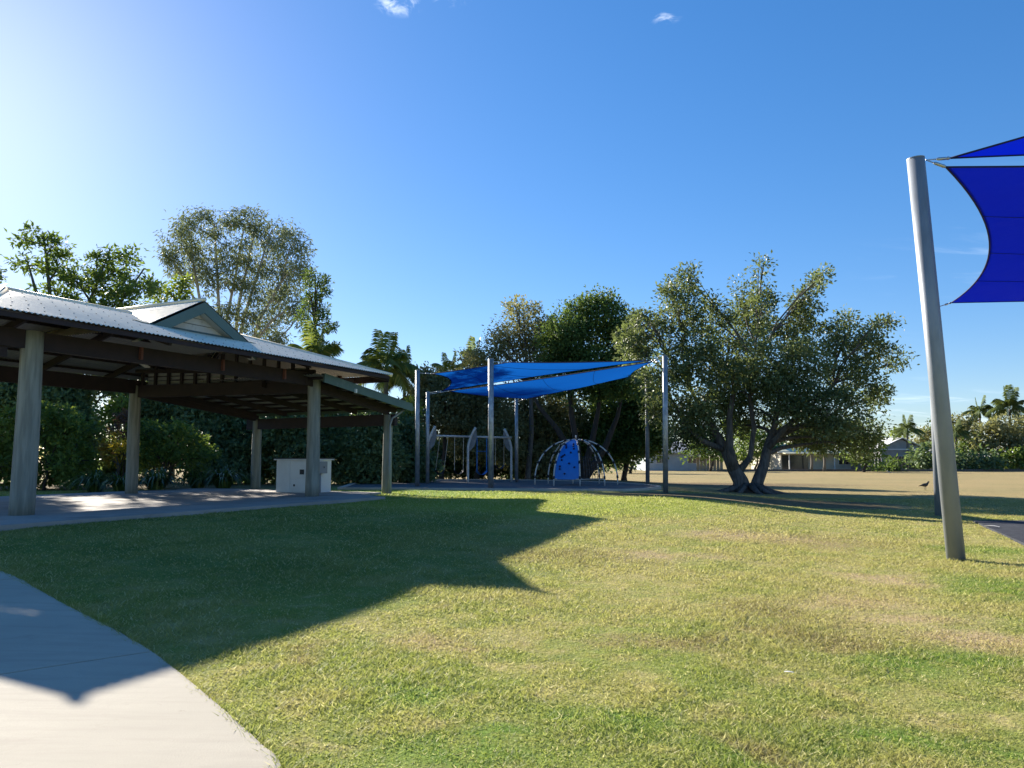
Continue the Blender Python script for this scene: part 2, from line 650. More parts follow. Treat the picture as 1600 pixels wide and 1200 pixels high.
surf('play_white', (0.62, 0.60, 0.55), (0.52, 0.5, 0.46), 4, 0.45)
surf('bark', (0.145, 0.13, 0.115), (0.075, 0.066, 0.06), 5, 0.95, bump=0.9, bscale=9, stretch=(2.5, 2.5, 0.5), c3=(0.22, 0.19, 0.165), s3=1.5)
surf('bark_dark', (0.07, 0.055, 0.045), (0.045, 0.036, 0.03), 5, 0.95, bump=0.7, bscale=9, stretch=(2.5, 2.5, 0.5))
surf('bark_pale', (0.44, 0.40, 0.35), (0.33, 0.295, 0.26), 3, 0.85, bump=0.3, bscale=9, stretch=(2, 2, 0.6), c3=(0.20, 0.17, 0.15), s3=1.2)
surf('palm_trunk', (0.22, 0.19, 0.155), (0.16, 0.135, 0.11), 5, 0.9, bump=0.5, bscale=9, stretch=(1, 1, 3))
surf('palm_shaft', (0.14, 0.21, 0.06), (0.12, 0.17, 0.05), 4, 0.5)
surf('plume', (0.018, 0.017, 0.016), (0.035, 0.03, 0.026), 30, 0.6)
surf('plume_pale', (0.42, 0.36, 0.30), (0.30, 0.26, 0.22), 30, 0.7)
surf('paper', (0.78, 0.77, 0.72), (0.7, 0.69, 0.64), 20, 0.8)
surf('wall_blue', (0.36, 0.40, 0.44), (0.31, 0.35, 0.39), 1, 0.8)
surf('wall_cream', (0.50, 0.46, 0.37), (0.43, 0.40, 0.32), 1, 0.8)
surf('wall_grey', (0.30, 0.30, 0.30), (0.25, 0.25, 0.25), 1, 0.8)
surf('roof_pale', (0.80, 0.70, 0.60), (0.72, 0.63, 0.54), 0.5, 0.5, metal=0.3)
surf('roof_green', (0.62, 0.60, 0.42), (0.56, 0.54, 0.38), 0.5, 0.8, spec=0.2)
surf('roof_white', (0.74, 0.73, 0.71), (0.66, 0.65, 0.63), 0.5, 0.5)
surf('window_frame', (0.6, 0.6, 0.58), (0.5, 0.5, 0.48), 1, 0.6)
surf('glass_dark', (0.02, 0.025, 0.03), (0.03, 0.035, 0.04), 1, 0.12, spec=0.6)
surf('fence_timber', (0.16, 0.13, 0.105), (0.11, 0.09, 0.075), 4, 0.9, stretch=(3, 3, 0.5))
surf('fence_pale', (0.34, 0.28, 0.22), (0.26, 0.215, 0.17), 4, 0.9, stretch=(3, 3, 0.5))
surf('core', (0.012, 0.018, 0.008), (0.02, 0.028, 0.012), 3, 1.0, spec=0.0)

leaf_mat('leaf_fig', (0.045, 0.071, 0.032), (0.189, 0.240, 0.106), (0.27, 0.30, 0.14), 0.34, rough=0.5, spec=0.3)
leaf_mat('leaf_dense', (0.048, 0.087, 0.028), (0.140, 0.210, 0.059), None, 0.32, rough=0.6, spec=0.15)
leaf_mat('leaf_olive', (0.090, 0.108, 0.054), (0.264, 0.270, 0.138), (0.34, 0.31, 0.18), 0.34, rough=0.6, spec=0.15)
leaf_mat('leaf_gum', (0.091, 0.130, 0.085), (0.215, 0.260, 0.163), None, 0.30, rough=0.6, spec=0.12)
leaf_mat('leaf_tropic', (0.056, 0.100, 0.030), (0.163, 0.237, 0.056), (0.32, 0.36, 0.06), 0.38, rough=0.55, spec=0.2)
leaf_mat('leaf_hedge', (0.060, 0.105, 0.054), (0.180, 0.255, 0.112), (0.22, 0.27, 0.09), 0.32, rough=0.5, spec=0.25)
leaf_mat('leaf_bright', (0.07, 0.12, 0.02), (0.19, 0.25, 0.045), (0.36, 0.36, 0.07), 0.42)
leaf_mat('leaf_croton', (0.20, 0.10, 0.03), (0.42, 0.34, 0.035), (0.30, 0.08, 0.05), 0.42)
leaf_mat('leaf_bronze', (0.09, 0.045, 0.035), (0.20, 0.12, 0.075), None, 0.3)
leaf_mat('leaf_palm', (0.066, 0.108, 0.030), (0.180, 0.228, 0.054), (0.32, 0.29, 0.08), 0.36, rough=0.6, spec=0.15)
leaf_mat('leaf_palm_dark', (0.050, 0.081, 0.031), (0.138, 0.175, 0.056), None, 0.28, rough=0.7, spec=0.08)
leaf_mat('leaf_strap', (0.03, 0.065, 0.018), (0.10, 0.16, 0.04), (0.26, 0.30, 0.10), 0.3, rough=0.3, spec=0.6)


def sail_mat(name, c1, c2, tc3, k):
    m, t, b = new_mat(name)
    tc = t.node('ShaderNodeTexCoord').outputs['Object']
    f, _ = t.noise(tc, 0.7, 4)
    w, _ = t.noise(tc, 240.0, 2)
    col = t.mix(t.rng(f, 0.3, 0.7), c1, c2)
    t.put(b.inputs['Base Color'], col)
    b.inputs['Roughness'].default_value = 0.8
    b.inputs['Specular IOR Level'].default_value = 0.1
    mp = t.node('ShaderNodeMapping')
    mp.inputs['Scale'].default_value = (0.5, 0.18, 1.5)
    t.link(tc, mp.inputs['Vector'])
    fold, _ = t.noise(mp.outputs[0], 2.2, 3, 0.5, 0.6)
    t.put(b.inputs['Normal'], t.bump(t.math('ADD', t.math('MULTIPLY', fold, 9.0), t.math('MULTIPLY', w, 0.4)), 0.6, 0.02))
    tr = t.node('ShaderNodeBsdfTranslucent')
    tr.inputs['Color'].default_value = tc3 + (1,)
    mx = t.node('ShaderNodeMixShader')
    mx.inputs[0].default_value = k
    t.link(b.outputs[0], mx.inputs[1])
    t.link(tr.outputs[0], mx.inputs[2])
    t.link(mx.outputs[0], m.node_tree.nodes['Material Output'].inputs['Surface'])
    MATS[name] = m


sail_mat('sail', (0.005, 0.065, 0.36), (0.004, 0.05, 0.30), (0.006, 0.12, 0.50), 0.45)
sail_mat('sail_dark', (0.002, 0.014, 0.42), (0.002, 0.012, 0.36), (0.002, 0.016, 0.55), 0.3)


# ------------------------------------------------------------------ the ground: one sheet to the horizon
def axis(near, far, step0, grow):
    out = [0.0]
    s = step0
    while out[-1] < far:
        if out[-1] > near:
            s *= grow
        out.append(out[-1] + s)
    return np.array(out)


def build_ground():
    xp = axis(12, 900, 0.35, 1.13)
    xs = np.concatenate([-xp[:0:-1], xp])
    yp = axis(40, 1300, 0.35, 1.12)
    ym = axis(4, 300, 0.5, 1.3)
    ys = np.concatenate([-ym[:0:-1], yp])
    X, Y = np.meshgrid(xs, ys)
    V = np.stack([X, Y, gz(X, Y)], -1).reshape(-1, 3)
    w = len(xs)
    i = (np.arange(len(ys) - 1)[:, None] * w + np.arange(w - 1)[None, :]).ravel()
    Fc = np.stack([i, i + 1, i + w + 1, i + w], 1)
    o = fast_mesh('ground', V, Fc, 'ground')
    o.data.polygons.foreach_set('use_smooth', [True] * len(o.data.polygons))
    tag(o, 'mown lawn rising to a low mound and drying to straw', kind='structure')


build_ground()

# concrete footpath with a curved edge
PATH_EDGE_PX = [(0, 893), (50, 917), (100, 945), (180, 986), (240, 1022), (300, 1069), (360, 1120), (410, 1167), (440, 1200)]
edge = [hit(*p) for p in PATH_EDGE_PX]
EDGE = [Vector((-13.5, 12.6, 0)), Vector((-9.5, 11.6, 0))] + [Vector((e.x, e.y, 0)) for e in edge] + \
       [Vector((-0.75, 2.9, 0)), Vector((-0.45, 1.8, 0)), Vector((-0.35, 0.0, 0)), Vector((-0.5, -4, 0))]


def smooth_poly(pts, k=6):
    out = []
    for i in range(len(pts) - 1):
        p0, p1, p2, p3 = pts[max(i - 1, 0)], pts[i], pts[i + 1], pts[min(i + 2, len(pts) - 1)]
        for j in range(k):
            t = j / k
            out.append(0.5 * ((2 * p1) + (p2 - p0) * t + (2 * p0 - 5 * p1 + 4 * p2 - p3) * t * t + (3 * p1 - p0 - 3 * p2 + p3) * t ** 3))
    out.append(pts[-1])
    return out


EDGE = smooth_poly(EDGE)
PATH_W = 3.6


def path_frame(i):
    d = (EDGE[min(i + 1, len(EDGE) - 1)] - EDGE[max(i - 1, 0)]).normalized()
    return Vector((d.y, -d.x, 0))     # points to the inner (left-hand) side of the walk


def build_path():
    # the joint meets the edge where the photograph shows it
    j_e = hit(240, 1022)
    ij = min(range(len(EDGE)), key=lambda k: (EDGE[k] - Vector((j_e.x, j_e.y, 0))).length)
    pth = thing('footpath', (edge[4].x, edge[4].y, 0), 'pale concrete footpath curving past the lawn with one dark joint', 'footpath')
    pth['kind'] = 'structure'

    def panel(i0, i1, gap0, gap1):
        rows = []
        for i in range(i0, i1 + 1):
            n = path_frame(i)
            e = EDGE[i].copy()
            d = (EDGE[min(i + 1, len(EDGE) - 1)] - EDGE[max(i - 1, 0)]).normalized()
            if i == i0:
                e += d * gap0
            if i == i1:
                e -= d * gap1
            row = []
            for k, s in enumerate((0.0, 0.004, 0.03, 0.6, 1.2, 1.8, 2.4, 3.0, PATH_W)):
                q = e + n * s
                z = gzf(q.x, q.y) + (0.022 if k > 1 else (0.014 if k == 1 else -0.06))
                row.append(Vector((q.x, q.y, z)))
            rows.append(row)
        mb = MB()
        mb.grid(rows)
        # ends turned down so the joint has depth
        for rr in (rows[0], rows[-1]):
            low = [Vector((p.x, p.y, p.z - 0.06)) for p in rr]
            mb.grid([rr, low])
        mb.build('panel', 'concrete', pth, smooth=False)

    cuts = [0, max(2, ij - 22), ij, min(len(EDGE) - 3, ij + 26), len(EDGE) - 1]
    for a, b in zip(cuts[:-1], cuts[1:]):
        panel(a, b, 0.010, 0.010)
    mb = MB()
    for c in cuts[1:-1]:
        n = path_frame(c)
        a = EDGE[c]
        b = a + n * PATH_W
        mb.bar((a.x, a.y, gzf(a.x, a.y) + 0.004), (b.x, b.y, gzf(b.x, b.y) + 0.004), 0.024, 0.012)
    mb.build('joint', 'black_plastic', pth)


build_path()

# ------------------------------------------------------------------ picnic shelter
SLAB_Z = 0.50
PHI = R(25.5)
UA = Vector((math.sin(PHI), math.cos(PHI), 0))
VA = Vector((-math.cos(PHI), math.sin(PHI), 0))
P1 = Vector((-8.9, 14.1, 0))


def L(u, v, z=0.0):
    return P1 + UA * u + VA * v + Vector((0, 0, SLAB_Z + z))


EAVE_V, RIDGE_V, REAR_V = -1.1, 2.95, 7.0
EAVE_Z, RIDGE_Z = 3.50, 4.70
U_L, U_R = -1.5, 10.1            # roof ends
U_RL, U_RR = 1.2, 7.6           # ridge ends
SLOPE = (RIDGE_Z - EAVE_Z) / (RIDGE_V - EAVE_V)


def build_slab():
    poly = [(-3.4, -1.95), (8.6, -1.95), (9.3, -0.6), (10.9, -0.2), (11.2, 7.6), (-3.4, 7.6)]
    # the slab in two pours with a joint
    mb = MB()
    mb.prism([tuple(L(u, v).xy) for u, v in poly], 0.1, SLAB_Z)
    o = mb.build('pavement', 'slab')
    tag(o, 'grey concrete slab under the picnic shelter', kind='structure')


build_slab()


def corrugated(u0, u1, vlo, vhi, zf, swap=False, pitch=0.1, amp=0.012, rows=4):
    """sheet whose ribs run down the slope; u across the ribs"""
    n = int((u1 - u0) / pitch * 6)
    us = [u0 + (u1 - u0) * i / n for i in range(n + 1)]
    grid = []
    for r in range(rows + 1):
        row = []
        for u in us:
            a, b = vlo(u), vhi(u)
            v = a + (b - a) * r / rows
            z = zf(u, v) + amp * math.sin(2 * math.pi * (u - u0) / pitch)
            row.append(L(v, u, z) if swap else L(u, v, z))
        grid.append(row)
    return MB().grid(grid)


def build_shelter():
    root = thing('picnic_shelter', L(0, 0, 0), 'open picnic shelter with log posts, iron hip roof and small green gable', 'shelter')

    # --- posts: slightly irregular treated logs
    posts = [(0, 0, 3.36, 0.195), (7.92, 0, 3.36, 0.18), (6.95, 5.95, 3.2, 0.17), (12.0, 5.95, 2.42, 0.165), (11.5, 0, 2.42, 0.15),
             (-0.2, 5.95, 3.2, 0.18)]
    for k, (u, v, h, r) in enumerate(posts):
        mb = MB()
        p = L(u, v, 0)
        base = min(p.z, gzf(p.x, p.y)) - 0.05 if k in (3, 4) else p.z
        n = 9
        pts, rad = [], []
        for i in range(n + 1):
            t = i / n
            q = Vector((p.x + 0.012 * math.sin(3 * t + k), p.y, base + (p.z + h - base) * t))
            pts.append(q)
            rad.append(r * (1.05 - 0.10 * t + 0.018 * math.sin(5 * t + k * 2)))
        mb.tube(pts, rad, 20)
        mb.build('post', 'timber_post', root, smooth=True)

    # --- upper roof
    roof = MB()
    fz = lambda u, v: EAVE_Z + (v - EAVE_V) * SLOPE
    bz = lambda u, v: EAVE_Z + (REAR_V - v) * SLOPE

    def vtop(u):
        if u > U_RR:
            return EAVE_V + 0.03 + (RIDGE_V - EAVE_V) * (U_R - u) / (U_R - U_RR)
        if u < U_RL:
            return EAVE_V + 0.03 + (RIDGE_V - EAVE_V) * (u - U_L) / (U_RL - U_L)
        return RIDGE_V

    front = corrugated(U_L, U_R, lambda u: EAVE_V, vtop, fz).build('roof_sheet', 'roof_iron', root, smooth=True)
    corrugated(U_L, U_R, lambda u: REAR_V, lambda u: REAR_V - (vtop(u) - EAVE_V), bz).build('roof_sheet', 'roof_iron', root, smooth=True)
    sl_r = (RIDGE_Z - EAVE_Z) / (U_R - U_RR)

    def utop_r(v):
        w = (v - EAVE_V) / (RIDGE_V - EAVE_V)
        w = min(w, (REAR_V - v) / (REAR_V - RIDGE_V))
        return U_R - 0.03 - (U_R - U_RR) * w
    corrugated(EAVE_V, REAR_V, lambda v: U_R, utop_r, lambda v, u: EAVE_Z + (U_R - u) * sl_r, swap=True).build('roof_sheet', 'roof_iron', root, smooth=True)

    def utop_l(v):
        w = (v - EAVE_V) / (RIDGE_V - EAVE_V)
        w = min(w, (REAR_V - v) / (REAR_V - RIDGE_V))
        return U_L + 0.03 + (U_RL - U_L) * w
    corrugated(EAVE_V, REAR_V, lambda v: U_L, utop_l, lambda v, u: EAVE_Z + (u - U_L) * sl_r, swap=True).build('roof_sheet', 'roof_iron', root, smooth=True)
    # ridge and hip caps
    def cap(a, b):
        a, b = Vector(a), Vector(b)
        MB().tube([a, b], 0.055, 8).build('ridge_cap', 'roof_iron', root, smooth=True)
    cap(L(U_RL, RIDGE_V, RIDGE_Z), L(U_RR, RIDGE_V, RIDGE_Z))
    for (ue, ur, ve) in ((U_R, U_RR, EAVE_V), (U_R, U_RR, REAR_V), (U_L, U_RL, EAVE_V), (U_L, U_RL, REAR_V)):
        cap(L(ue, ve, EAVE_Z), L(ur, RIDGE_V, RIDGE_Z))
    # screws along the battens of the front slope
    scr = MB()
    for r, v in enumerate((-0.62, 0.1, 0.9, 1.7, 2.5)):
        u = U_L + 0.4 + 0.15 * (r % 2)
        while u < U_R - 0.4:
            if v < vtop(u) - 0.1:
                p = L(u, v, fz(u, v) + 0.014)
                scr.box((p.x, p.y, p.z), (0.018, 0.018, 0.012))
            u += 0.3
    s = scr.build('roof_screws', 'roof_screw', root)
    s['kind'] = 'stuff'

    # --- frame under the upper roof
    TD = 'timber_dark'
    # eaves beams on the posts
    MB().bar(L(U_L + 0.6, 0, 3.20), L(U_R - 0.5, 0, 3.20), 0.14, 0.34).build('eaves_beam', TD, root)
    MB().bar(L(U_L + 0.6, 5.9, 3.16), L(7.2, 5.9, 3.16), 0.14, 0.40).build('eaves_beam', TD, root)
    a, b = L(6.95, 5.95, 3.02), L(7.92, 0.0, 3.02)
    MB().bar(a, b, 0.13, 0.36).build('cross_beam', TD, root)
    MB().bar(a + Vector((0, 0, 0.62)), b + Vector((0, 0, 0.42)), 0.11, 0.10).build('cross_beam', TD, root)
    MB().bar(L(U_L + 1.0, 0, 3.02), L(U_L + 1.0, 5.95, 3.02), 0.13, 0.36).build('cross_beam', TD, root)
    # studs and slatted infill over the cross beam
    for k in range(13):
        t = (k + 0.5) / 13
        p = a.lerp(b, t)
        MB().bar(p + Vector((0, 0, 0.16)), p + Vector((0, 0, 0.58 + 0.45 * math.sin(math.pi * t))), 0.09, 0.06, up=UA).build('stud', TD, root)
    for k in range(3):
        z = 0.26 + 0.12 * k
        MB().bar(a.lerp(b, 0.06) + Vector((0, 0, z)) + UA * 0.07, a.lerp(b, 0.94) + Vector((0, 0, z)) + UA * 0.07, 0.012, 0.085).build('infill_slat', 'wall_grey', root)
    # rafters
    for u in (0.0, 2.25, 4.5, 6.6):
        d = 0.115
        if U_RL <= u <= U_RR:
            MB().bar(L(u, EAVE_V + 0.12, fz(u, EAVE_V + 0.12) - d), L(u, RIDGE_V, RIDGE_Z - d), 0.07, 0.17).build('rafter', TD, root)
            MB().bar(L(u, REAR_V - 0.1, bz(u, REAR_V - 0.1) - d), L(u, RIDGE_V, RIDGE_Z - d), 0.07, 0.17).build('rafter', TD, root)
        # cleat on the outer face of the eaves beam
        MB().bar(L(u, -0.10, 3.10), L(u, -0.10, 3.36), 0.09, 0.05, up=UA).build('cleat', 'timber_red', root)
    MB().bar(L(8.9, -0.10, 3.10), L(8.9, -0.10, 3.36), 0.09, 0.05, up=UA).build('cleat', 'timber_red', root)
    for (ue, ve) in ((U_R, EAVE_V), (U_R, REAR_V), (U_L, EAVE_V), (U_L, REAR_V)):
        ur = U_RR if ue > 0 else U_RL
        MB().bar(L(ue - (0.1 if ue > 0 else -0.1), ve + (0.1 if ve < 0 else -0.1), EAVE_Z - 0.10), L(ur, RIDGE_V, RIDGE_Z - 0.14), 0.07, 0.16).build('hip_rafter', TD, root)
    # battens (purlins) along the length on both slopes
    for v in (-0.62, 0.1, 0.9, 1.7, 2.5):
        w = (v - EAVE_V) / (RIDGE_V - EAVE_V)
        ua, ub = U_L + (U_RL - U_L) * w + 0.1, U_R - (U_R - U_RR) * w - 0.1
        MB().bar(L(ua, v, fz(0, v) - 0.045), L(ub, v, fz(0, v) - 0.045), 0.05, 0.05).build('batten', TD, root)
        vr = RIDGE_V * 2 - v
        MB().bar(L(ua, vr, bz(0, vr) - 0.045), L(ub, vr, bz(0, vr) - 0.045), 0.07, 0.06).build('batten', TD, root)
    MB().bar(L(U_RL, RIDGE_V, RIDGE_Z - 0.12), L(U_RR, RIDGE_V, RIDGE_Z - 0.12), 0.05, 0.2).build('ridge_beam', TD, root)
    # fascia boards under the sheet edge
    zf0 = EAVE_Z - 0.11
    MB().bar(L(U_L, EAVE_V + 0.08, EAVE_Z - 0.07), L(U_R - 0.05, EAVE_V + 0.08, EAVE_Z - 0.07), 0.03, 0.09).build('fascia', TD, root)
    MB().bar(L(U_R - 0.06, EAVE_V + 0.09, zf0), L(U_R - 0.06, REAR_V - 0.09, zf0), 0.03, 0.20).build('fascia', TD, root)
    MB().bar(L(U_L, REAR_V - 0.06, zf0), L(U_R - 0.1, REAR_V - 0.06, zf0), 0.03, 0.15).build('fascia', TD, root)
    MB().bar(L(U_R - 1.15, -0.05, 3.10), L(U_R - 1.15, -0.05, 3.42), 0.10, 0.10, up=UA).build('bracket', 'timber_red', root)

    # --- the small gable standing on the ridge
    GU, GV0, GV1, GW, GZ, GB = 4.72, 0.85, 5.05, 1.66, 4.87, 3.97
    gs = (GZ - GB) / GW
    gab = MB().box((0, 0, -50), (0.01, 0.01, 0.01))
    gab.v, gab.f = [], []
    # gable wall boards (horizontal)
    nb = 6
    first = None
    for side_v in (GV0 + 0.22, GV1 - 0.22):
        outn = -1 if side_v < 3 else 1
        for k in range(nb):
            z0 = GB - 0.12 + (GZ - GB + 0.06) * k / nb
            z1 = GB - 0.12 + (GZ - GB + 0.06) * (k + 1) / nb - 0.012
            w0 = max(0.04, GW - (z0 - GB) / gs - 0.15)
            w1 = max(0.02, GW - (z1 - GB) / gs - 0.15)
            mb = MB()
            lap = 0.014
            mb.quad_box([L(GU - w0, side_v + outn * lap, z0), L(GU + w0, side_v + outn * lap, z0), L(GU + w0, side_v - outn * 0.02, z0), L(GU - w0, side_v - outn * 0.02, z0),
                         L(GU - w1, side_v, z1), L(GU + w1, side_v, z1), L(GU + w1, side_v - outn * 0.02, z1), L(GU - w1, side_v - outn * 0.02, z1)])
            mb.build('gable_board', 'gable_board', root)
    # gable roof slopes: ribs run down each side
    for s in (-1, 1):
        n = int((GV1 - GV0) / 0.1 * 6)
        rows = []
        for r in range(3):
            x = GU + s * (GW + 0.16) * r / 2
            row = []
            for i in range(n + 1):
                v = GV0 - 0.02 + (GV1 - GV0 + 0.04) * i / n
                row.append(L(x, v, GZ + 0.06 - (abs(x - GU)) * gs + 0.012 * math.sin(2 * math.pi * i / 6)))
            rows.append(row)
        MB().grid(rows).build('gable_roof_sheet', 'roof_iron', root, smooth=True)
        for vv, o in ((GV0, -1), (GV1, 1)):
            top = L(GU, vv + o * 0.02, GZ)
            bot = L(GU + s * (GW + 0.14), vv + o * 0.02, GZ - (GW + 0.14) * gs)
            dirv = (bot - top).normalized()
            dn = Vector((0, 0, -0.27))
            th = VA * (o * 0.035)
            mb = MB()
            mb.quad_box([top + dn, bot + dn * 0.92, bot + dn * 0.92 + th, top + dn + th, top, bot, bot + th, top + th])
            mb.build('barge_board', 'green_trim', root)
            # soffit return behind the barge board
            mb = MB()
            t2 = top - VA * (o * 0.0) + Vector((0, 0, -0.245))
            b2 = bot + Vector((0, 0, -0.225))
            mb.quad_box([t2 + Vector((0, 0, -0.02)), b2 + Vector((0, 0, -0.02)), b2 + Vector((0, 0, -0.02)) - VA * (o * 0.22), t2 + Vector((0, 0, -0.02)) - VA * (o * 0.22),
                         t2, b2, b2 - VA * (o * 0.22), t2 - VA * (o * 0.22)])
            mb.build('soffit', 'gable_board', root)
    MB().tube([L(GU, GV0 - 0.05, GZ + 0.075), L(GU, GV1 + 0.05, GZ + 0.075)], 0.05, 8).build('ridge_cap', 'roof_iron', root, smooth=True)
    mb = MB()
    mb.slab([L(GU - GW - 0.1, GV0 - 0.05, fz(0, GV0 - 0.05) + 0.03), L(GU + GW + 0.1, GV0 - 0.05, fz(0, GV0 - 0.05) + 0.03),
             L(GU + GW + 0.1, GV0 + 0.3, fz(0, GV0 + 0.3) + 0.03), L(GU - GW - 0.1, GV0 + 0.3, fz(0, GV0 + 0.3) + 0.03)], (0, 0, 1), 0.01)
    mb.build('flashing', 'green_trim', root)

    # --- lower skillion roof beyond the end frame
    LU0, LU1, LV0, LV1 = 7.35, 12.25, -0.62, 6.65
    lz = lambda u: 3.28 - 0.125 * (u - 7.35)
    n = int((LV1 - LV0) / 0.1 * 6)
    rows = []
    for r in range(3):
        u = LU0 + (LU1 - LU0) * r / 2
        rows.append([L(u - (0.35 if (LV0 + (LV1 - LV0) * i / n) < 0 and r == 2 else 0.0), LV0 + (LV1 - LV0) * i / n, lz(u) + 0.012 * math.sin(2 * math.pi * i / 6)) for i in range(n + 1)])
    MB().grid(rows).build('lower_roof_sheet', 'roof_iron', root, smooth=True)
    for v in (-0.05, 1.5, 3.0, 4.5, 5.9):
        MB().bar(L(LU0 + 0.1, v, lz(LU0 + 0.1) - 0.15), L(LU1 - 0.4, v, lz(LU1 - 0.4) - 0.15), 0.06, 0.16).build('rafter', TD, root)
    k = 0
    u = LU0 + 0.25
    while u < LU1 - 0.1:
        MB().bar(L(u, LV0 + 0.1, lz(u) - 0.045), L(u, LV1 - 0.1, lz(u) - 0.045), 0.08, 0.06).build('batten', TD, root)
        u += 0.62
    MB().bar(L(11.5, -0.3, 2.25), L(12.0, 6.4, 2.25), 0.14, 0.36).build('end_beam', TD, root)
    MB().bar(L(7.92, 0.0, 2.98), L(11.5, 0.0, 2.50), 0.10, 0.18).build('side_beam', TD, root)
    MB().bar(L(6.95, 5.95, 2.98), L(12.0, 5.95, 2.46), 0.10, 0.20).build('side_beam', TD, root)
    # green barge with capping along the open side, gutter at the low end
    for v, nm in ((LV0 - 0.02, 'barge_board'), (LV1 + 0.02, 'barge_board')):
        e = LU1 - (0.35 if v < 0 else 0)
        MB().bar(L(LU0 + 0.2, v, lz(LU0 + 0.2) - 0.07), L(e, v, lz(e) - 0.07), 0.03, 0.21).build(nm, 'green_trim', root)
        MB().bar(L(LU0 + 0.2, v + (0.04 if v < 0 else -0.04), lz(LU0 + 0.2) + 0.05), L(e, v + (0.04 if v < 0 else -0.04), lz(e) + 0.05), 0.13, 0.03).build('barge_cap', 'green_trim', root)
    MB().bar(L(LU1 - 0.3, LV0, lz(LU1) - 0.04), L(LU1 + 0.05, LV1, lz(LU1) - 0.06), 0.13, 0.12).build('gutter', 'green_trim', root)
    # galvanised downpipe swan-necked to the post
    q = L(11.35, -0.30, 0)
    pts = [L(11.75, -0.42, 2.58), L(11.62, -0.38, 2.48), L(11.38, -0.24, 2.30), L(11.33, -0.20, 2.10), L(11.33, -0.20, 1.0), L(11.33, -0.20, 0.02)]
    MB().tube(pts, 0.035, 10).build('downpipe', 'steel', root, smooth=True)
    p = L(8.9, LV0 - 0.05, lz(8.9) - 0.14)
    MB().box(p, (0.07, 0.07, 0.12), -PHI).build('lamp_box', 'white_metal', root, bevel=0.008)


build_shelter()


# ------------------------------------------------------------------ white barbecue cabinet
def build_barbecue():
    u0, u1, v0, v1, h = 9.5, 10.4, 1.3, 2.76, 0.98
    root = thing('barbecue', L(u0, v0, 0), 'white metal barbecue cabinet with dark top behind a shelter post', 'barbecue')

    def b8(ua, ub, va, vb, za, zb):
        return [L(ua, va, za), L(ub, va, za), L(ub, vb, za), L(ua, vb, za), L(ua, va, zb), L(ub, va, zb), L(ub, vb, zb), L(ua, vb, zb)]

    def pc(name, mat, *a, bevel=0.006):
        return MB().quad_box(b8(*a)).build(name, mat, root, bevel=bevel)
    pc('body', 'white_metal', u0 + 0.02, u1 - 0.02, v0 + 0.02, v1 - 0.02, 0.0, h)
    pc('top', 'stone_dark', u0 - 0.05, u1 + 0.05, v0 - 0.05, v1 + 0.05, h + 0.035, h + 0.065)
    pc('top_rim', 'white_metal', u0 - 0.045, u1 + 0.045, v0 - 0.045, v1 + 0.045, h, h + 0.033)
    pc('side_panel', 'white_metal', u0 + 0.005, u0 + 0.03, v0 + 0.90, v1 - 0.03, 0.03, h - 0.02)
    pc('door', 'white_metal', u0, u0 + 0.03, v0 + 0.10, v0 + 0.88, 0.44, h - 0.03)
    d = pc('door', 'white_metal', u0, u0 + 0.03, v0 + 0.10, v0 + 0.82, 0.04, 0.42)
    MB().quad_box(b8(u0 - 0.02, u0, v0 + 0.68, v0 + 0.73, 0.19, 0.25)).build('latch', 'black_plastic', d)
    pc('control_plate', 'black_plastic', u0 - 0.012, u0 + 0.002, v0 + 0.34, v0 + 0.50, 0.55, 0.70, bevel=0.002)
    pc('corner_post', 'white_metal', u0 + 0.008, u0 + 0.05, v0 + 0.01, v0 + 0.06, 0.0, h - 0.005)
    m = pc('meter_box', 'wall_grey', u0 + 0.12, u0 + 0.5, v0 - 0.14, v0 + 0.02, 0.58, 0.94)
    MB().quad_box(b8(u0 + 0.32, u0 + 0.35, v0 - 0.15, v0 - 0.138, 0.74, 0.79)).build('latch', 'black_plastic', m)
    MB().tube([L(u0 + 0.28, v0 - 0.05, 0.0), L(u0 + 0.28, v0 - 0.05, 0.58)], 0.03, 10).build('conduit', 'wall_grey', root, smooth=True)


build_barbecue()


# ------------------------------------------------------------------ playground surface
PLAY_Z = 0.455


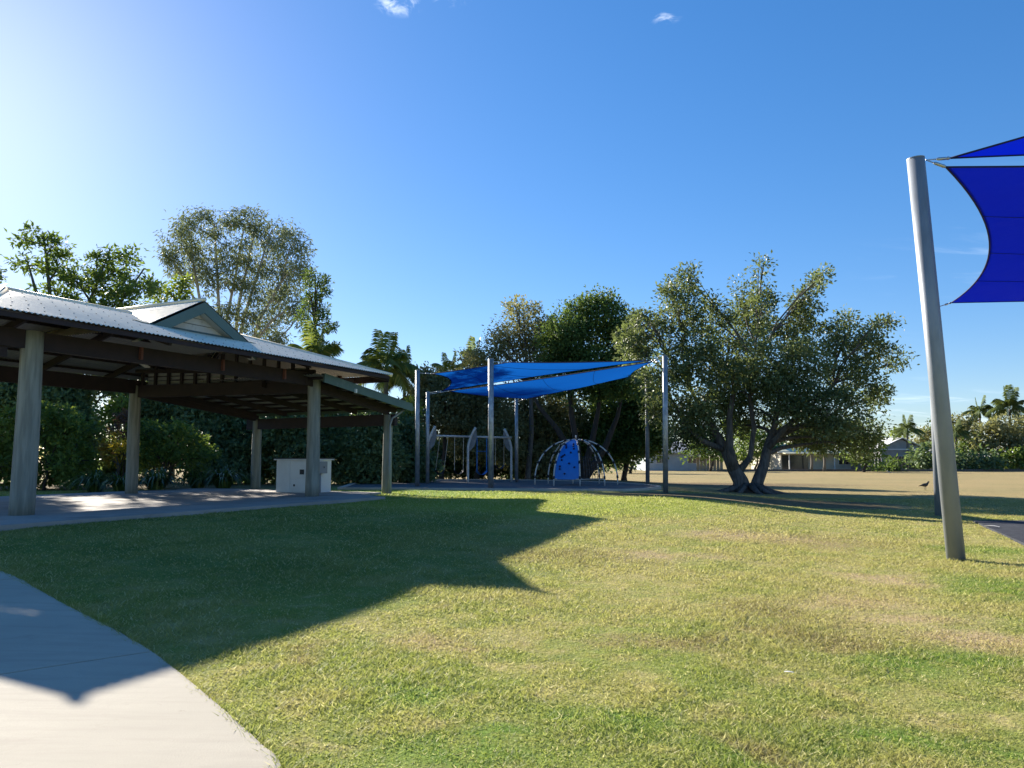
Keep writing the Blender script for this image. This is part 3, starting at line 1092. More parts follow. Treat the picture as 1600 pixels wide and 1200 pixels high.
def build_playground_base():
    poly = [(-6.2, 28.2), (-0.9, 27.4), (3.0, 26.6), (4.6, 27.6), (5.6, 30.5), (4.0, 36.0), (-0.5, 39.5), (-6.5, 38.5)]
    poly = [p.xy for p in smooth_poly([Vector((a, b, 0)) for a, b in poly] + [Vector((poly[0][0], poly[0][1], 0))], 5)][:-1]
    mb = MB()
    mb.prism(poly, 0.05, PLAY_Z)
    tag(mb.build('pavement', 'rubber_blue'), 'grey soft-fall pad under the swings and dome', kind='structure')
    # concrete kerb round it
    pts = [Vector((p[0], p[1], 0)) for p in poly]
    n = len(pts)
    c = sum(pts, Vector()) / n
    outer = [p + (p - c).normalized() * 0.16 for p in pts]
    inner = [p + (p - c).normalized() * 0.004 for p in pts]
    mb = MB()
    for i in range(n):
        j = (i + 1) % n
        mb.quad_box([(inner[i].x, inner[i].y, 0.05), (outer[i].x, outer[i].y, 0.05), (outer[j].x, outer[j].y, 0.05), (inner[j].x, inner[j].y, 0.05),
                     (inner[i].x, inner[i].y, PLAY_Z + 0.04), (outer[i].x, outer[i].y, PLAY_Z + 0.04), (outer[j].x, outer[j].y, PLAY_Z + 0.04), (inner[j].x, inner[j].y, PLAY_Z + 0.04)])
    tag(mb.build('kerb', 'kerb'), 'low concrete kerb round the soft-fall pad', kind='structure')
    # dark pad beneath the near sail
    a, b = hit(1520, 815), hit(1600, 853)
    d = (b - a).normalized()
    e = b + d * 3
    poly = [(a.x, a.y), (e.x, e.y), (e.x + 9, e.y), (a.x + 10, a.y)]
    mb = MB()
    z = gzf(a.x + 2, a.y - 2)
    mb.prism(poly, -0.1, max(z, gzf(a.x, a.y)) + 0.03)
    tag(mb.build('pavement', 'rubber'), 'black rubber pad beneath the big shade sail', kind='structure')


build_playground_base()


# ------------------------------------------------------------------ sail posts
def sail_post(base, top, r, mat, label, group):
    root = thing('sail_post', base, label, 'post', group)
    b, t = Vector(base), Vector(top)
    d = (t - b).normalized()
    MB().tube([b - d * 0.1, b.lerp(t, 0.5), t - d * 0.02], r, 28).build('shaft', mat, root, smooth=False)
    root.children[0].data.polygons.foreach_set('use_smooth', [len(p.vertices) == 4 for p in root.children[0].data.polygons])
    MB().tube([t - d * 0.02, t - d * 0.004, t], [r * 1.02, r * 1.02, r * 0.9], 28).build('cap', mat, root)
    return root


SP = {}
for key, px, by, ty, dist, r, label in (
        ('A', 652, 763, 578, 30.5, 0.088, 'galvanised sail post between shelter corner and swings, tallest of that pair'),
        ('B', 668, 760, 612, 33.6, 0.080, 'shorter galvanised sail post standing against the first swing arch'),
        ('C', 767, 765, 560, 28.2, 0.102, 'speckled galvanised sail post crossing in front of the swing set'),
        ('D', 807, 757, 624, 36.5, 0.080, 'thin galvanised sail post just past the last swing arch'),
        ('E', 1012, 762, 590, 32.0, 0.085, 'dark shaded sail post in front of the pale-roofed blue house'),
        ('F', 1040, 772, 556, 25.8, 0.088, 'bright galvanised sail post beside the big spreading tree')):
    base = at(px, by, dist)
    g = PLAY_Z if key in 'ABCD' else gzf(base.x, base.y)
    base.z = g - 0.02
    top = at(px + (px - 800) * -0.004, ty, dist)
    SP[key] = top
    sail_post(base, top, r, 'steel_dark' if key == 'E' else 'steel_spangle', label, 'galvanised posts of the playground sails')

rb = hit(1494, 875)
rt = at(1430.5, 247, rb.y - 0.1)
sail_post(rb, rt, 0.128, 'steel', 'thick grey leaning steel post holding the big blue sail', 'posts of the big shade sail')
rb2 = hit(1469.5, 806)
rt2 = at(1456, 478, rb2.y)
sail_post(rb2, rt2, 0.13, 'steel', 'steel post half hidden behind the thick leaning post', 'posts of the big shade sail')


# ------------------------------------------------------------------ shade sails
def sail(label, corners, anchors, bow, group, n=28, sag=0.0, cloth='sail'):
    """corners in order; bow = inward curve of each edge; anchors = cable ends (or None)"""
    cs = [Vector(c) for c in corners]
    ctr = sum(cs, Vector()) / 4
    root = thing('shade_sail', cs[0], label, 'shade sail', group)

    def edge(i, t):
        a, b = cs[i], cs[(i + 1) % 4]
        mid = (a + b) / 2
        inward = (ctr - mid)
        return a.lerp(b, t) + inward * (bow[i] * 4 * t * (1 - t))
    rows = []
    for j in range(n + 1):
        v = j / n
        row = []
        for i in range(n + 1):
            u = i / n
            c0, c1 = edge(0, u), edge(2, 1 - u)
            d0, d1 = edge(3, 1 - v), edge(1, v)
            p = c0 * (1 - v) + c1 * v + d0 * (1 - u) + d1 * u
            p -= cs[0] * ((1 - u) * (1 - v)) + cs[1] * (u * (1 - v)) + cs[2] * (u * v) + cs[3] * ((1 - u) * v)
            p.z -= sag * 16 * u * (1 - u) * v * (1 - v)
            row.append(p)
        rows.append(row)
    MB().grid(rows).build('cloth', cloth, root, smooth=True)
    for f in (0.25, 0.5, 0.75):
        MB().tube([r[int(f * n)] - Vector((0, 0, 0.004)) for r in rows], 0.007, 4).build('seam', 'hem', root)
    for i in range(4):
        MB().tube([edge(i, k / 24) for k in range(25)], 0.016, 6).build('hem', 'hem', root, smooth=True)
    for c, a in zip(cs, anchors):
        if a is None:
            continue
        a = Vector(a)
        MB().tube([c, a], 0.011, 6).build('cable', 'wire', root)
        m = c.lerp(a, 0.35)
        d = (a - c).normalized() * 0.09
        MB().tube([m - d, m - d * 0.6, m + d * 0.6, m + d], [0.012, 0.026, 0.026, 0.012], 8).build('turnbuckle', 'wire', root, smooth=True)
        MB().tube([c + d * 0.1, c + d * 0.5, c + d * 0.9], [0.02, 0.03, 0.012], 8).build('shackle', 'wire', root, smooth=True)
    return root


G = 'blue sails over the playground'
dn = Vector((0, 0, -0.12))
sail('blue shade sail over the swings, upper of the playground pair',
     [at(676, 584, 30.4), at(795, 566, 28.6), at(1018, 563, 26.3), at(690, 611, 32.6)],
     [SP['A'] + dn, SP['C'] + dn, SP['F'] + dn, SP['B'] + dn * 0.4], [0.05, 0.10, 0.10, 0.22], G, sag=0.10)
sail('blue shade sail hanging lower, sagging over the climbing dome',
     [at(702, 611, 32.8), at(1020, 565, 26.4), at(985, 588, 31.2), at(822, 623, 35.4)],
     [SP['B'] + dn, SP['F'] + dn * 2, SP['E'] + dn, SP['D'] + dn], [0.12, 0.06, -0.05, -0.06], G, sag=0.22)

G = 'blue sails on the thick steel posts'
off = Vector((0.16, 0, -0.03))
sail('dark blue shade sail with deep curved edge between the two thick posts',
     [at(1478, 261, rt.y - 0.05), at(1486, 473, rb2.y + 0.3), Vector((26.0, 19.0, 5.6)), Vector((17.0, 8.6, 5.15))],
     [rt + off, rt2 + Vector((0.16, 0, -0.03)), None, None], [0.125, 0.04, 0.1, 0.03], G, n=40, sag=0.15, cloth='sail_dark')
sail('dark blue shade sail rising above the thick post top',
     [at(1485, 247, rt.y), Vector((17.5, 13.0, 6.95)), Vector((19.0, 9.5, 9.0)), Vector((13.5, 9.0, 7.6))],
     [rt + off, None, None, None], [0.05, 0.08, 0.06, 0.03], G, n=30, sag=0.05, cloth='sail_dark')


# ------------------------------------------------------------------ swing set
def arch(p, lean, h, root):
    """post that curves over at the top, with a rounded fin"""
    pts, rad = [], []
    for k in range(15):
        t = k / 14
        z = h * t
        bend = max(0.0, t - 0.62) / 0.38
        pts.append(p + Vector((lean * 0.34 * bend ** 1.6, 0, z)))
        rad.append(0.052)
    post = MB().tube(pts, rad, 12).build('post', 'play_white', root, smooth=True)
    mb = MB()
    fin = []
    for k in range(8, 15):
        fin.append(pts[k] + Vector((lean * 0.03, 0, -0.02)))
    low = pts[9] + Vector((lean * 0.10, 0, -0.16))
    poly = fin + [pts[12] + Vector((lean * 0.24, 0, -0.1)), pts[10] + Vector((lean * 0.26, 0, -0.12)), low]
    mb.slab(poly if lean > 0 else list(reversed(poly)), (0, -1, 0), 0.03)
    mb.build('fin', 'steel_dark', post)


def build_swings():
    pts = []
    for px, d in ((667, 33.6), (731, 35.0), (799, 36.6)):
        q = at(px, 757, d)
        q.z = PLAY_Z
        pts.append(q)
    root = thing('swing_set', pts[1], 'pale swing frame with curved arch posts and grey fins', 'swing set')
    for p, ln in zip(pts, (1, 1, -1)):
        arch(p, ln, 2.5, root)
    bz = Vector((0, 0, 2.08))
    a = pts[0] + bz + Vector((0.15, 0, 0))
    MB().tube([a, pts[1] + bz], 0.045, 10).build('top_rail', 'play_white', root, smooth=True)
    MB().tube([pts[1] + bz, pts[2] + bz], 0.045, 10).build('top_rail', 'play_white', root, smooth=True)

    def swing(bay, t0, t1, drop, label, kind, sway=0.0):
        A, B = (pts[0], pts[1]) if bay == 0 else (pts[1], pts[2])
        c0 = A.lerp(B, t0) + bz
        c1 = A.lerp(B, t1) + bz
        s0 = c0 + Vector((sway, 0, -drop))
        s1 = c1 + Vector((sway, 0, -drop))
        r = thing('swing', (s0 + s1) / 2, label, 'swing', 'swings hanging from the frame')
        m = 'wire' if kind != 'blue' else 'panel_blue'
        rad = 0.014 if kind != 'blue' else 0.022
        MB().tube([c0, s0], rad, 6).build('chain', m, r)
        MB().tube([c1, s1], rad, 6).build('chain', m, r)
        mb = MB()
        ax = (s1 - s0)
        rows = []
        side = Vector((-ax.y, ax.x, 0)).normalized() * 0.09
        for k in range(9):
            t = k / 8
            p = s0 + ax * t + Vector((0, 0, -0.16 * 4 * t * (1 - t)))
            rows.append([p - side, p + side])
        mb.grid(rows)
        low = [[q - Vector((0, 0, 0.018)) for q in rr] for rr in rows]
        mb.grid([list(reversed(rr)) for rr in low])
        mb.build('seat', 'black_plastic' if kind != 'blue' else 'panel_blue', r)
        if kind == 'blue':
            MB().tube([s0, s0 + Vector((0, 0, 0.9)), s1 + Vector((0, 0, 0.9)), s1], 0.02, 6).build('safety_frame', 'panel_blue', r)

    swing(0, 0.30, 0.50, 1.50, 'strap swing with slanting chains nearest the shelter', 'strap', -0.18)
    swing(0, 0.66, 0.88, 1.52, 'strap swing with a drooping seat beside the middle arch', 'strap')
    swing(1, -0.02 + 0.22, 0.42, 1.56, 'blue framed swing partly hidden by the speckled post', 'blue')
    swing(1, 0.62, 0.82, 1.30, 'high hung swing beside the last arch', 'strap')


build_swings()


# ------------------------------------------------------------------ climbing dome
def build_dome():
    c = at(900.5, 759, 32.2)
    c.z = PLAY_Z
    Rd, H, legz = 1.72, 1.88, 0.22
    root = thing('climbing_dome', c, 'climbing dome of pale pipes with black clamps and blue climbing wall', 'climbing dome')

    def rib_pt(ang, t):
        # t = 0 at the foot, 1 at the top; angle 0 faces the viewer
        e = t * math.pi / 2
        r = Rd * math.cos(e) ** 0.9 if t < 1 else 0.0
        z = legz + (H - legz) * math.sin(e)
        return c + Vector((math.sin(ang) * r, -math.cos(ang) * r, z))
    angs = [R(a) for a in (0, 36, 90, 140, 180, 220, 270, 324)]
    for a in angs:
        pts = [rib_pt(a, 0) - Vector((0, 0, legz))] + [rib_pt(a, k / 12) for k in range(13)]
        rib = MB().tube(pts, 0.028, 8).build('rib', 'play_white', root, smooth=True)
        for t in (0.02, 0.26, 0.45, 0.64, 0.83):
            p = rib_pt(a, t)
            q = rib_pt(a, t + 0.045)
            MB().tube([p, q], 0.046, 8).build('clamp', 'black_plastic', rib, smooth=True)
    MB().tube([c + Vector((0, 0, H - 0.12)), c + Vector((0, 0, H + 0.03))], 0.10, 12).build('hub', 'black_plastic', root, smooth=True)
    MB().tube([c + Vector((0, 0, H + 0.03)), c + Vector((0, 0, H + 0.18))], 0.03, 8).build('finial', 'play_white', root, smooth=True)
    # low ring
    for i in range(len(angs)):
        a0, a1 = angs[i], angs[(i + 1) % len(angs)]
        if i in (0, 7):
            MB().tube([rib_pt(a0, 0.02), rib_pt(a1, 0.02)], 0.03, 8).build('low_rail', 'play_white', root, smooth=True)
    # blue wall between the front rib and the one to its side
    a0, a1 = R(-36), R(0)
    n = 10
    outer, inner = [], []
    for k in range(n + 1):
        t = 0.015 + 0.92 * k / n
        outer.append([rib_pt(a0 + (a1 - a0) * f, t) for f in (0.04, 0.5, 0.97)])
    mb = MB()
    mb.grid(outer)
    back = [[p + (c - p).normalized() * 0.03 for p in r] for r in outer]
    mb.grid([list(reversed(r)) for r in back])
    wall = mb.build('climbing_wall', 'panel_blue', root, smooth=True)
    rr = random.Random(4)
    for k in range(16):
        t = 0.06 + 0.66 * rr.random()
        f = 0.15 + 0.7 * rr.random()
        p = rib_pt(a0 + (a1 - a0) * f, t)
        out = (p - c).normalized()
        MB().tube([p, p + out * 0.03, p + out * 0.055], [0.042, 0.038, 0.018], 7).build('hand_hold', 'hem', wall, smooth=True)
    # black rope net low in the next bay
    mb = MB()
    b0, b1 = R(2), R(36)
    for k in range(6):
        t = 0.03 + 0.07 * k
        mb.tube([rib_pt(b0 + (b1 - b0) * j / 4, t) - Vector((0, 0, 0.02 * math.sin(math.pi * j / 4))) for j in range(5)], 0.011, 5)
    for j in range(1, 9):
        f = j / 9
        mb.tube([rib_pt(b0 + (b1 - b0) * f, 0.03 + 0.07 * k) for k in range(6)], 0.011, 5)
    mb.build('rope_net', 'black_plastic', root)
    # little seat platform at the middle
    MB().prism([(c.x + 0.5 * math.cos(k * math.pi / 4), c.y + 0.5 * math.sin(k * math.pi / 4)) for k in range(8)], PLAY_Z + 0.22, PLAY_Z + 0.27).build('platform', 'black_plastic', root)


build_dome()


# ------------------------------------------------------------------ plants
def leaf_quads(pos, axis, nrm, length, width):
    """diamond leaves; arrays of n x 3 and n"""
    axis = unit(axis)
    side = unit(np.cross(axis, nrm))
    nn = unit(np.cross(side, axis))
    l = length[:, None]
    w = width[:, None]
    a = pos
    b = pos + axis * l * 0.45 + side * w * 0.5 + nn * l * 0.05
    c = pos + axis * l - nn * l * 0.12
    d = pos + axis * l * 0.45 - side * w * 0.5 + nn * l * 0.05
    V = np.stack([a, b, c, d], 1).reshape(-1, 3)
    Fc = np.arange(len(pos) * 4).reshape(-1, 4)
    return V, Fc


def in_lobe(center, radii, n, rng, shell=0.55):
    d = unit(rng.normal(size=(n, 3)))
    r = rng.random(n) ** (1 / 3)
    r = shell + (1 - shell) * r if shell else r
    r = np.where(rng.random(n) < 0.3, rng.random(n) ** 0.5, r)
    wob = 1 + 0.16 * np.sin(d[:, 0] * 5 + center[0]) * np.cos(d[:, 2] * 4 + center[1])
    return center + d * (r * wob)[:, None] * np.array(radii), d


def crown_leaves(lobes, dens, leaf, clump_r, rng, droop=0.0, aspect=0.5, flat=0.75, spread=1.0, per=34):
    """lobes: (center, radii). dens = clumps per cubic-root area unit. returns V, F, tint, clump centres per lobe"""
    P, A, N, Ln, T = [], [], [], [], []
    cl = []
    for (c, r) in lobes:
        c = np.array(c)
        area = (r[0] * r[1] * r[2]) ** (2 / 3)
        k = max(5, int(dens * area))
        cc, d = in_lobe(c, r, k, rng)
        cl.append(cc)
        tone = rng.random() ** 1.5 * 0.42 - 0.08
        for q, dd in zip(cc, d):
            m = max(6, int(per * (0.5 + rng.random())))
            g = np.clip(rng.normal(size=(m, 3)), -1.7, 1.7) * clump_r * np.array([1, 1, flat]) * 0.55 * (0.7 + 0.6 * rng.random())
            pos = q + g
            out = unit(g + 0.15 * dd)
            ax = out * 0.8 + rng.normal(size=(m, 3)) * 0.6
            ax[:, 2] -= droop
            nr = rng.normal(size=(m, 3)) * 0.7 + dd * 0.5 + np.array([0, 0, 0.6])
            P.append(pos)
            A.append(ax)
            N.append(nr)
            Ln.append(leaf * (0.65 + 0.7 * rng.random(m)))
            T.append(np.clip(tone + 0.18 * rng.random() + 0.55 * rng.random(m), 0, 1))
    P, A, N, Ln, T = (np.concatenate(z) for z in (P, A, N, Ln, T))
    V, Fc = leaf_quads(P, A, N, Ln, Ln * aspect)
    return V, Fc, T, cl


def bez(a, b, c, n):
    return [a * (1 - t) ** 2 + b * (2 * t * (1 - t)) + c * t * t for t in (i / n for i in range(n + 1))]


def wob(pts, amt, rr):
    out = [pts[0]]
    for p in pts[1:-1]:
        out.append(p + Vector((rr.uniform(-1, 1), rr.uniform(-1, 1), rr.uniform(-0.6, 0.6))) * amt)
    out.append(pts[-1])
    return out


def tree(name, label, cat, base, stems, lobes, leafmat, barkmat, dens=26, leaf=0.15, clump=0.5, droop=0.0, aspect=0.5,
         limb_r=0.09, twigs=5, seed=1, group=None, flat=0.75, per=34, roots=()):
    """stems: list of (points, radii). Every lobe gets a limb from the closest stem point below it."""
    rr = random.Random(seed)
    rng = np.random.default_rng(seed)
    root = thing(name, base, label, cat, group)
    mb = MB()
    cand = []
    for pts, rad in roots:
        mb.tube(pts, list(rad), 10)
    for pts, rad in stems:
        pts = [Vector(p) for p in pts]
        mb.tube(pts, list(rad), 12)
        for i in range(len(pts) - 1):
            for t in (0.0, 0.5):
                if i >= 1 or len(pts) <= 2:
                    cand.append((pts[i].lerp(pts[i + 1], t), rad[i] + (rad[i + 1] - rad[i]) * t))
        cand.append((pts[-1], rad[-1]))
    V, Fc, T, cl = crown_leaves(lobes, dens, leaf, clump, rng, droop, aspect, flat, per=per)
    for (c, r), cc in zip(lobes, cl):
        c = Vector(c)
        best = min(cand, key=lambda q: (c - q[0]).length + max(0.0, q[0].z - c.z + 0.2) * 6)
        p0, r0 = best
        r0 = min(r0 * 0.8, limb_r)
        mid = p0.lerp(c, 0.5) + Vector((0, 0, 0.12 * (c - p0).length))
        pts = wob(bez(p0, mid, c, 6), 0.05 * (c - p0).length * 0.6, rr)
        mb.tube(pts, [r0 + (0.025 - r0) * i / 6 if r0 > 0.025 else r0 for i in range(7)], 6, caps=False)
        for k in range(min(twigs, len(cc))):
            q = Vector(cc[k])
            s = pts[rr.randint(3, 6)]
            m2 = s.lerp(q, 0.5) + Vector((0, 0, 0.06 * (q - s).length))
            mb.tube(bez(s, m2, q, 3), [0.022, 0.018, 0.013, 0.008], 4, caps=False)
    mb.build('trunk', barkmat, root, smooth=True)
    fast_mesh('crown', V, Fc, leafmat, root, T)
    return root


def lobes_px(lst, depth, zs=1.0, jit=0.6, seed=1):
    """(px, py, rx, ry[, ddepth]) in photograph pixels to lobes in metres at a depth"""
    rr = random.Random(seed)
    out = []
    for q in lst:
        d = depth + (q[4] if len(q) > 4 else rr.uniform(-jit, jit))
        c = at(q[0], q[1], d)
        s = d / F_PX
        out.append(((c.x, c.y, c.z), (q[2] * s, (q[2] + q[3]) * 0.5 * s * zs, q[3] * s)))
    return out


def ground_at(px, d):
    p = at(px, 740, d)
    p.z = gzf(p.x, p.y)
    return p


# --- the big spreading tree with a split trunk
def big_tree():
    D = 32.0
    b = ground_at(1168, D)
    P = lambda px, py, dd=0.0: at(px, py, D + dd)
    stems = []
    # left stem, heavy
    stems.append(([b + Vector((-0.22, 0, -0.1)), b + Vector((-0.30, 0, 0.5)), P(1148, 735), P(1132, 700, 0.1), P(1105, 655, 0.3), P(1080, 610, 0.5)], [0.44, 0.32, 0.29, 0.21, 0.12, 0.07]))
    stems.append(([P(1148, 738), P(1140, 700, -0.3), P(1140, 650, -0.4), P(1150, 590, -0.5)], [0.26, 0.17, 0.12, 0.07]))
    stems.append(([P(1150, 742), P(1172, 715, -0.2), P(1178, 670, -0.3), P(1172, 620, -0.4), P(1180, 560, -0.4)], [0.18, 0.12, 0.10, 0.085, 0.05]))
    # right stem
    stems.append(([b + Vector((0.35, 0.05, -0.1)), b + Vector((0.42, 0.05, 0.45)), P(1194, 725), P(1200, 695, 0.1), P(1212, 660, 0.3), P(1220, 600, 0.4)], [0.36, 0.25, 0.22, 0.17, 0.11, 0.06]))
    stems.append(([P(1200, 700), P(1228, 668, -0.3), P(1260, 640, -0.5), P(1300, 605, -0.7)], [0.15, 0.11, 0.08, 0.05]))
    stems.append(([P(1203, 690, 0.1), P(1250, 665, 0.6), P(1300, 650, 1.0)], [0.13, 0.10, 0.06]))
    stems.append(([P(1136, 705, 0.1), P(1100, 690, -0.3), P(1070, 665, -0.6)], [0.14, 0.10, 0.06]))
    # surface roots
    roots = []
    for a, l in ((200, 1.1), (235, 0.9), (275, 1.2), (310, 1.0), (345, 1.3), (20, 0.9), (160, 0.9)):
        d = Vector((math.cos(R(a)), math.sin(R(a)), 0))
        q0, q1, q2 = b + d * 0.35, b + d * (0.35 + l * 0.5), b + d * (0.35 + l)
        roots.append(([q0 + Vector((0, 0, 0.30)), Vector((q1.x, q1.y, gzf(q1.x, q1.y) + 0.07)), Vector((q2.x, q2.y, gzf(q2.x, q2.y) - 0.03))], [0.15, 0.09, 0.04]))
    lob = [(1062, 485, 30, 44), (1073, 440, 12, 24), (1050, 455, 12, 20), (1012, 520, 38, 32), (985, 545, 24, 24), (1000, 500, 14, 18), (1075, 555, 48, 46, -1.2), (1030, 590, 40, 32), (1052, 640, 38, 40, -0.5),
           (1160, 470, 15, 34), (1190, 432, 9, 28), (1190, 480, 20, 34), (1175, 515, 30, 36), (1188, 565, 48, 44, -1.4), (1118, 505, 22, 34), (1130, 565, 38, 40), (1112, 478, 9, 18),
           (1268, 462, 14, 34), (1286, 428, 9, 16), (1248, 480, 12, 26), (1245, 520, 32, 42), (1255, 570, 42, 36, -1.0), (1312, 528, 38, 28), (1325, 500, 12, 16), (1375, 506, 20, 13), (1355, 520, 16, 14), (1398, 558, 15, 12), (1362, 552, 30, 22),
           (1325, 590, 50, 34), (1300, 640, 56, 32), (1368, 622, 20, 18), (1230, 612, 36, 26, 1.2), (1150, 610, 36, 26, 1.2), (1098, 660, 34, 28), (1350, 668, 34, 22), (1118, 640, 26, 26, 1.0),
           (1180, 640, 40, 26, 2.4), (1235, 660, 36, 24, 2.2), (1150, 665, 30, 20, 2.6), (1075, 680, 30, 20), (1110, 690, 26, 16, 1.6), (1290, 685, 44, 20, 0.8), (1335, 695, 36, 18, 1.2), (1255, 690, 26, 16, 2.0),
           (1200, 595, 34, 24, -1.0), (1145, 590, 30, 26, -1.2), (1265, 625, 34, 24, -1.6), (1225, 640, 22, 18, -1.4), (1105, 625, 26, 22, -1.3), (1300, 665, 30, 18, -1.4)]
    tree('spreading_tree', 'big spreading tree with split trunk in the dry field, lone-standing', 'tree', b, stems, lobes_px(lob, D, 1.0, 1.6, 3), 'leaf_fig', 'bark',
         dens=46, leaf=0.15, clump=0.40, limb_r=0.10, twigs=8, seed=11, per=52, roots=roots)


big_tree()


def simple_tree(name, label, px, d, trunk_r, lobes, leafmat, barkmat, fork_py=None, seed=1, cat='tree', group=None, stems_px=None, jit=0.8, zs=1.0, **kw):
    b = ground_at(px, d)
    if stems_px:
        stems = []
        for st in stems_px:
            pts = [at(x, y, d + (q[0] if q else 0)) for (x, y, *q) in st]
            if len(st[0]) == 2 and st[0][1] > 735:
                pts[0] = ground_at(st[0][0], d) - Vector((0, 0, 0.1))
            n = len(pts)
            stems.append((pts, [trunk_r * (1 - 0.75 * i / (n - 1)) for i in range(n)]))
    else:
        f = at(px + 4, fork_py, d)
        m = b.lerp(f, 0.5) + Vector((trunk_r * 0.8, 0, 0))
        stems = [([b - Vector((0, 0, 0.1)), b + Vector((0, 0, 0.25)), m, f], [trunk_r * 1.35, trunk_r, trunk_r * 0.85, trunk_r * 0.6])]
    return tree(name, label, cat, b, stems, lobes_px(lobes, d, zs, jit, seed), leafmat, barkmat, seed=seed, group=group, **kw)


GB = 'trees behind the playground'
simple_tree('broadleaf_tree', 'dark dense tree with leaning limbs rising behind the climbing dome', 905, 40, 0.22,
            [(885, 515, 30, 32), (905, 500, 22, 24), (935, 495, 36, 36), (940, 470, 16, 14), (965, 505, 20, 28), (960, 545, 30, 34), (895, 560, 42, 34), (862, 540, 18, 30), (930, 570, 44, 36), (985, 530, 14, 34), (975, 590, 40, 30), (905, 600, 50, 24)],
            'leaf_dense', 'bark_dark', stems_px=[[(905, 752), (896, 712), (870, 670), (842, 635), (825, 600)], [(905, 752), (902, 700), (893, 650), (888, 590), (890, 540)],
                                                  [(908, 752), (925, 690), (935, 640), (940, 560)], [(910, 752), (945, 700), (965, 650), (975, 600)]],
            seed=21, group=GB, dens=48, leaf=0.18, clump=0.48, per=52)
simple_tree('broadleaf_tree', 'grey-green open tree with a ragged top above the blue sail', 825, 43, 0.16,
            [(818, 492, 22, 20), (805, 480, 8, 8), (840, 515, 24, 22), (815, 530, 32, 28), (780, 515, 12, 16), (775, 540, 20, 22), (835, 560, 34, 28), (795, 575, 34, 20), (755, 565, 22, 16), (740, 570, 18, 16), (850, 590, 30, 18)],
            'leaf_olive', 'bark', fork_py=600, seed=22, group=GB, dens=36, leaf=0.18, clump=0.48, per=42)
simple_tree('broadleaf_tree', 'olive bushy tree filling the gap behind the swing top rail', 745, 43, 0.14,
            [(745, 640, 40, 42), (720, 665, 30, 36), (775, 655, 34, 36), (750, 690, 44, 30), (795, 690, 30, 36), (735, 610, 24, 22)],
            'leaf_olive', 'bark_dark', fork_py=690, seed=23, group=GB, dens=66, leaf=0.20, clump=0.5, per=46)
simple_tree('broadleaf_tree', 'grey leafy tree beside the two posts near the shelter corner', 690, 42, 0.13,
            [(690, 605, 30, 26), (665, 595, 22, 22), (700, 640, 26, 36), (672, 640, 22, 34), (650, 650, 18, 40), (715, 600, 22, 18)],
            'leaf_olive', 'bark_dark', fork_py=660, seed=24, group=GB, dens=58, leaf=0.19, clump=0.45, per=46)
simple_tree('broadleaf_tree', 'olive tree showing between thin post and climbing dome', 840, 45, 0.14,
            [(835, 640, 34, 36), (820, 680, 30, 34), (860, 680, 34, 36), (845, 715, 44, 22), (880, 650, 30, 34)],
            'leaf_olive', 'bark_dark', fork_py=700, seed=25, group=GB, dens=56, leaf=0.20, clump=0.5, per=46)
simple_tree('broadleaf_tree', 'shadowy tree between the dome and the dark post', 975, 46, 0.16,
            [(960, 640, 44, 40), (1000, 640, 34, 44), (985, 690, 44, 30), (940, 690, 40, 36), (1020, 680, 26, 26), (910, 700, 34, 34)],
            'leaf_dense', 'bark_dark', fork_py=690, seed=26, group=GB, dens=66, leaf=0.22, clump=0.55, per=46)
simple_tree('broadleaf_tree', 'shaded understorey tree behind the swing seats', 735, 47, 0.12,
            [(700, 715, 36, 26), (745, 722, 40, 22), (790, 722, 36, 22), (660, 715, 30, 30), (835, 735, 34, 14), (880, 732, 34, 16)],
            'leaf_hedge', 'bark_dark', fork_py=730, seed=27, group=GB, dens=66, leaf=0.22, clump=0.5, per=46)

# --- tall trees beyond the shelter
gum_lobes = [(300, 352, 28, 22), (335, 348, 30, 20), (385, 348, 34, 20), (425, 360, 30, 22), (455, 385, 26, 26), (472, 415, 20, 24), (280, 385, 26, 26), (320, 390, 30, 26), (370, 395, 34, 26), (415, 405, 34, 28), (452, 440, 28, 26),
             (272, 415, 16, 14), (300, 430, 24, 20), (350, 440, 30, 22), (400, 450, 34, 24), (440, 475, 28, 24), (385, 495, 30, 20), (350, 490, 20, 18), (425, 510, 30, 16), (465, 490, 22, 20), (410, 530, 34, 12)]
gs = [[(345, 742), (335, 600), (318, 500), (300, 400), (298, 355)], [(350, 742), (345, 600), (342, 480), (338, 400), (335, 350)], [(355, 742), (352, 600), (354, 500), (370, 420), (382, 350)],
      [(360, 742), (365, 600), (380, 500), (405, 420), (422, 365)], [(365, 742), (375, 600), (405, 500), (440, 440), (452, 390)], [(362, 742), (370, 610), (395, 540), (425, 500), (470, 470)],
      [(352, 742), (345, 610), (330, 520), (290, 440), (272, 410)], [(358, 742), (362, 600), (372, 480), (390, 400), (400, 350)], [(368, 742), (385, 610), (420, 545), (455, 510)]]
simple_tree('gum_tree', 'tall gum tree with many pale stems above the shelter gable', 350, 72, 0.24, gum_lobes, 'leaf_gum', 'bark_pale', stems_px=gs, seed=31,
            dens=9.5, leaf=0.36, clump=0.80, droop=0.75, aspect=0.30, limb_r=0.10, twigs=6, jit=3.0, per=52)
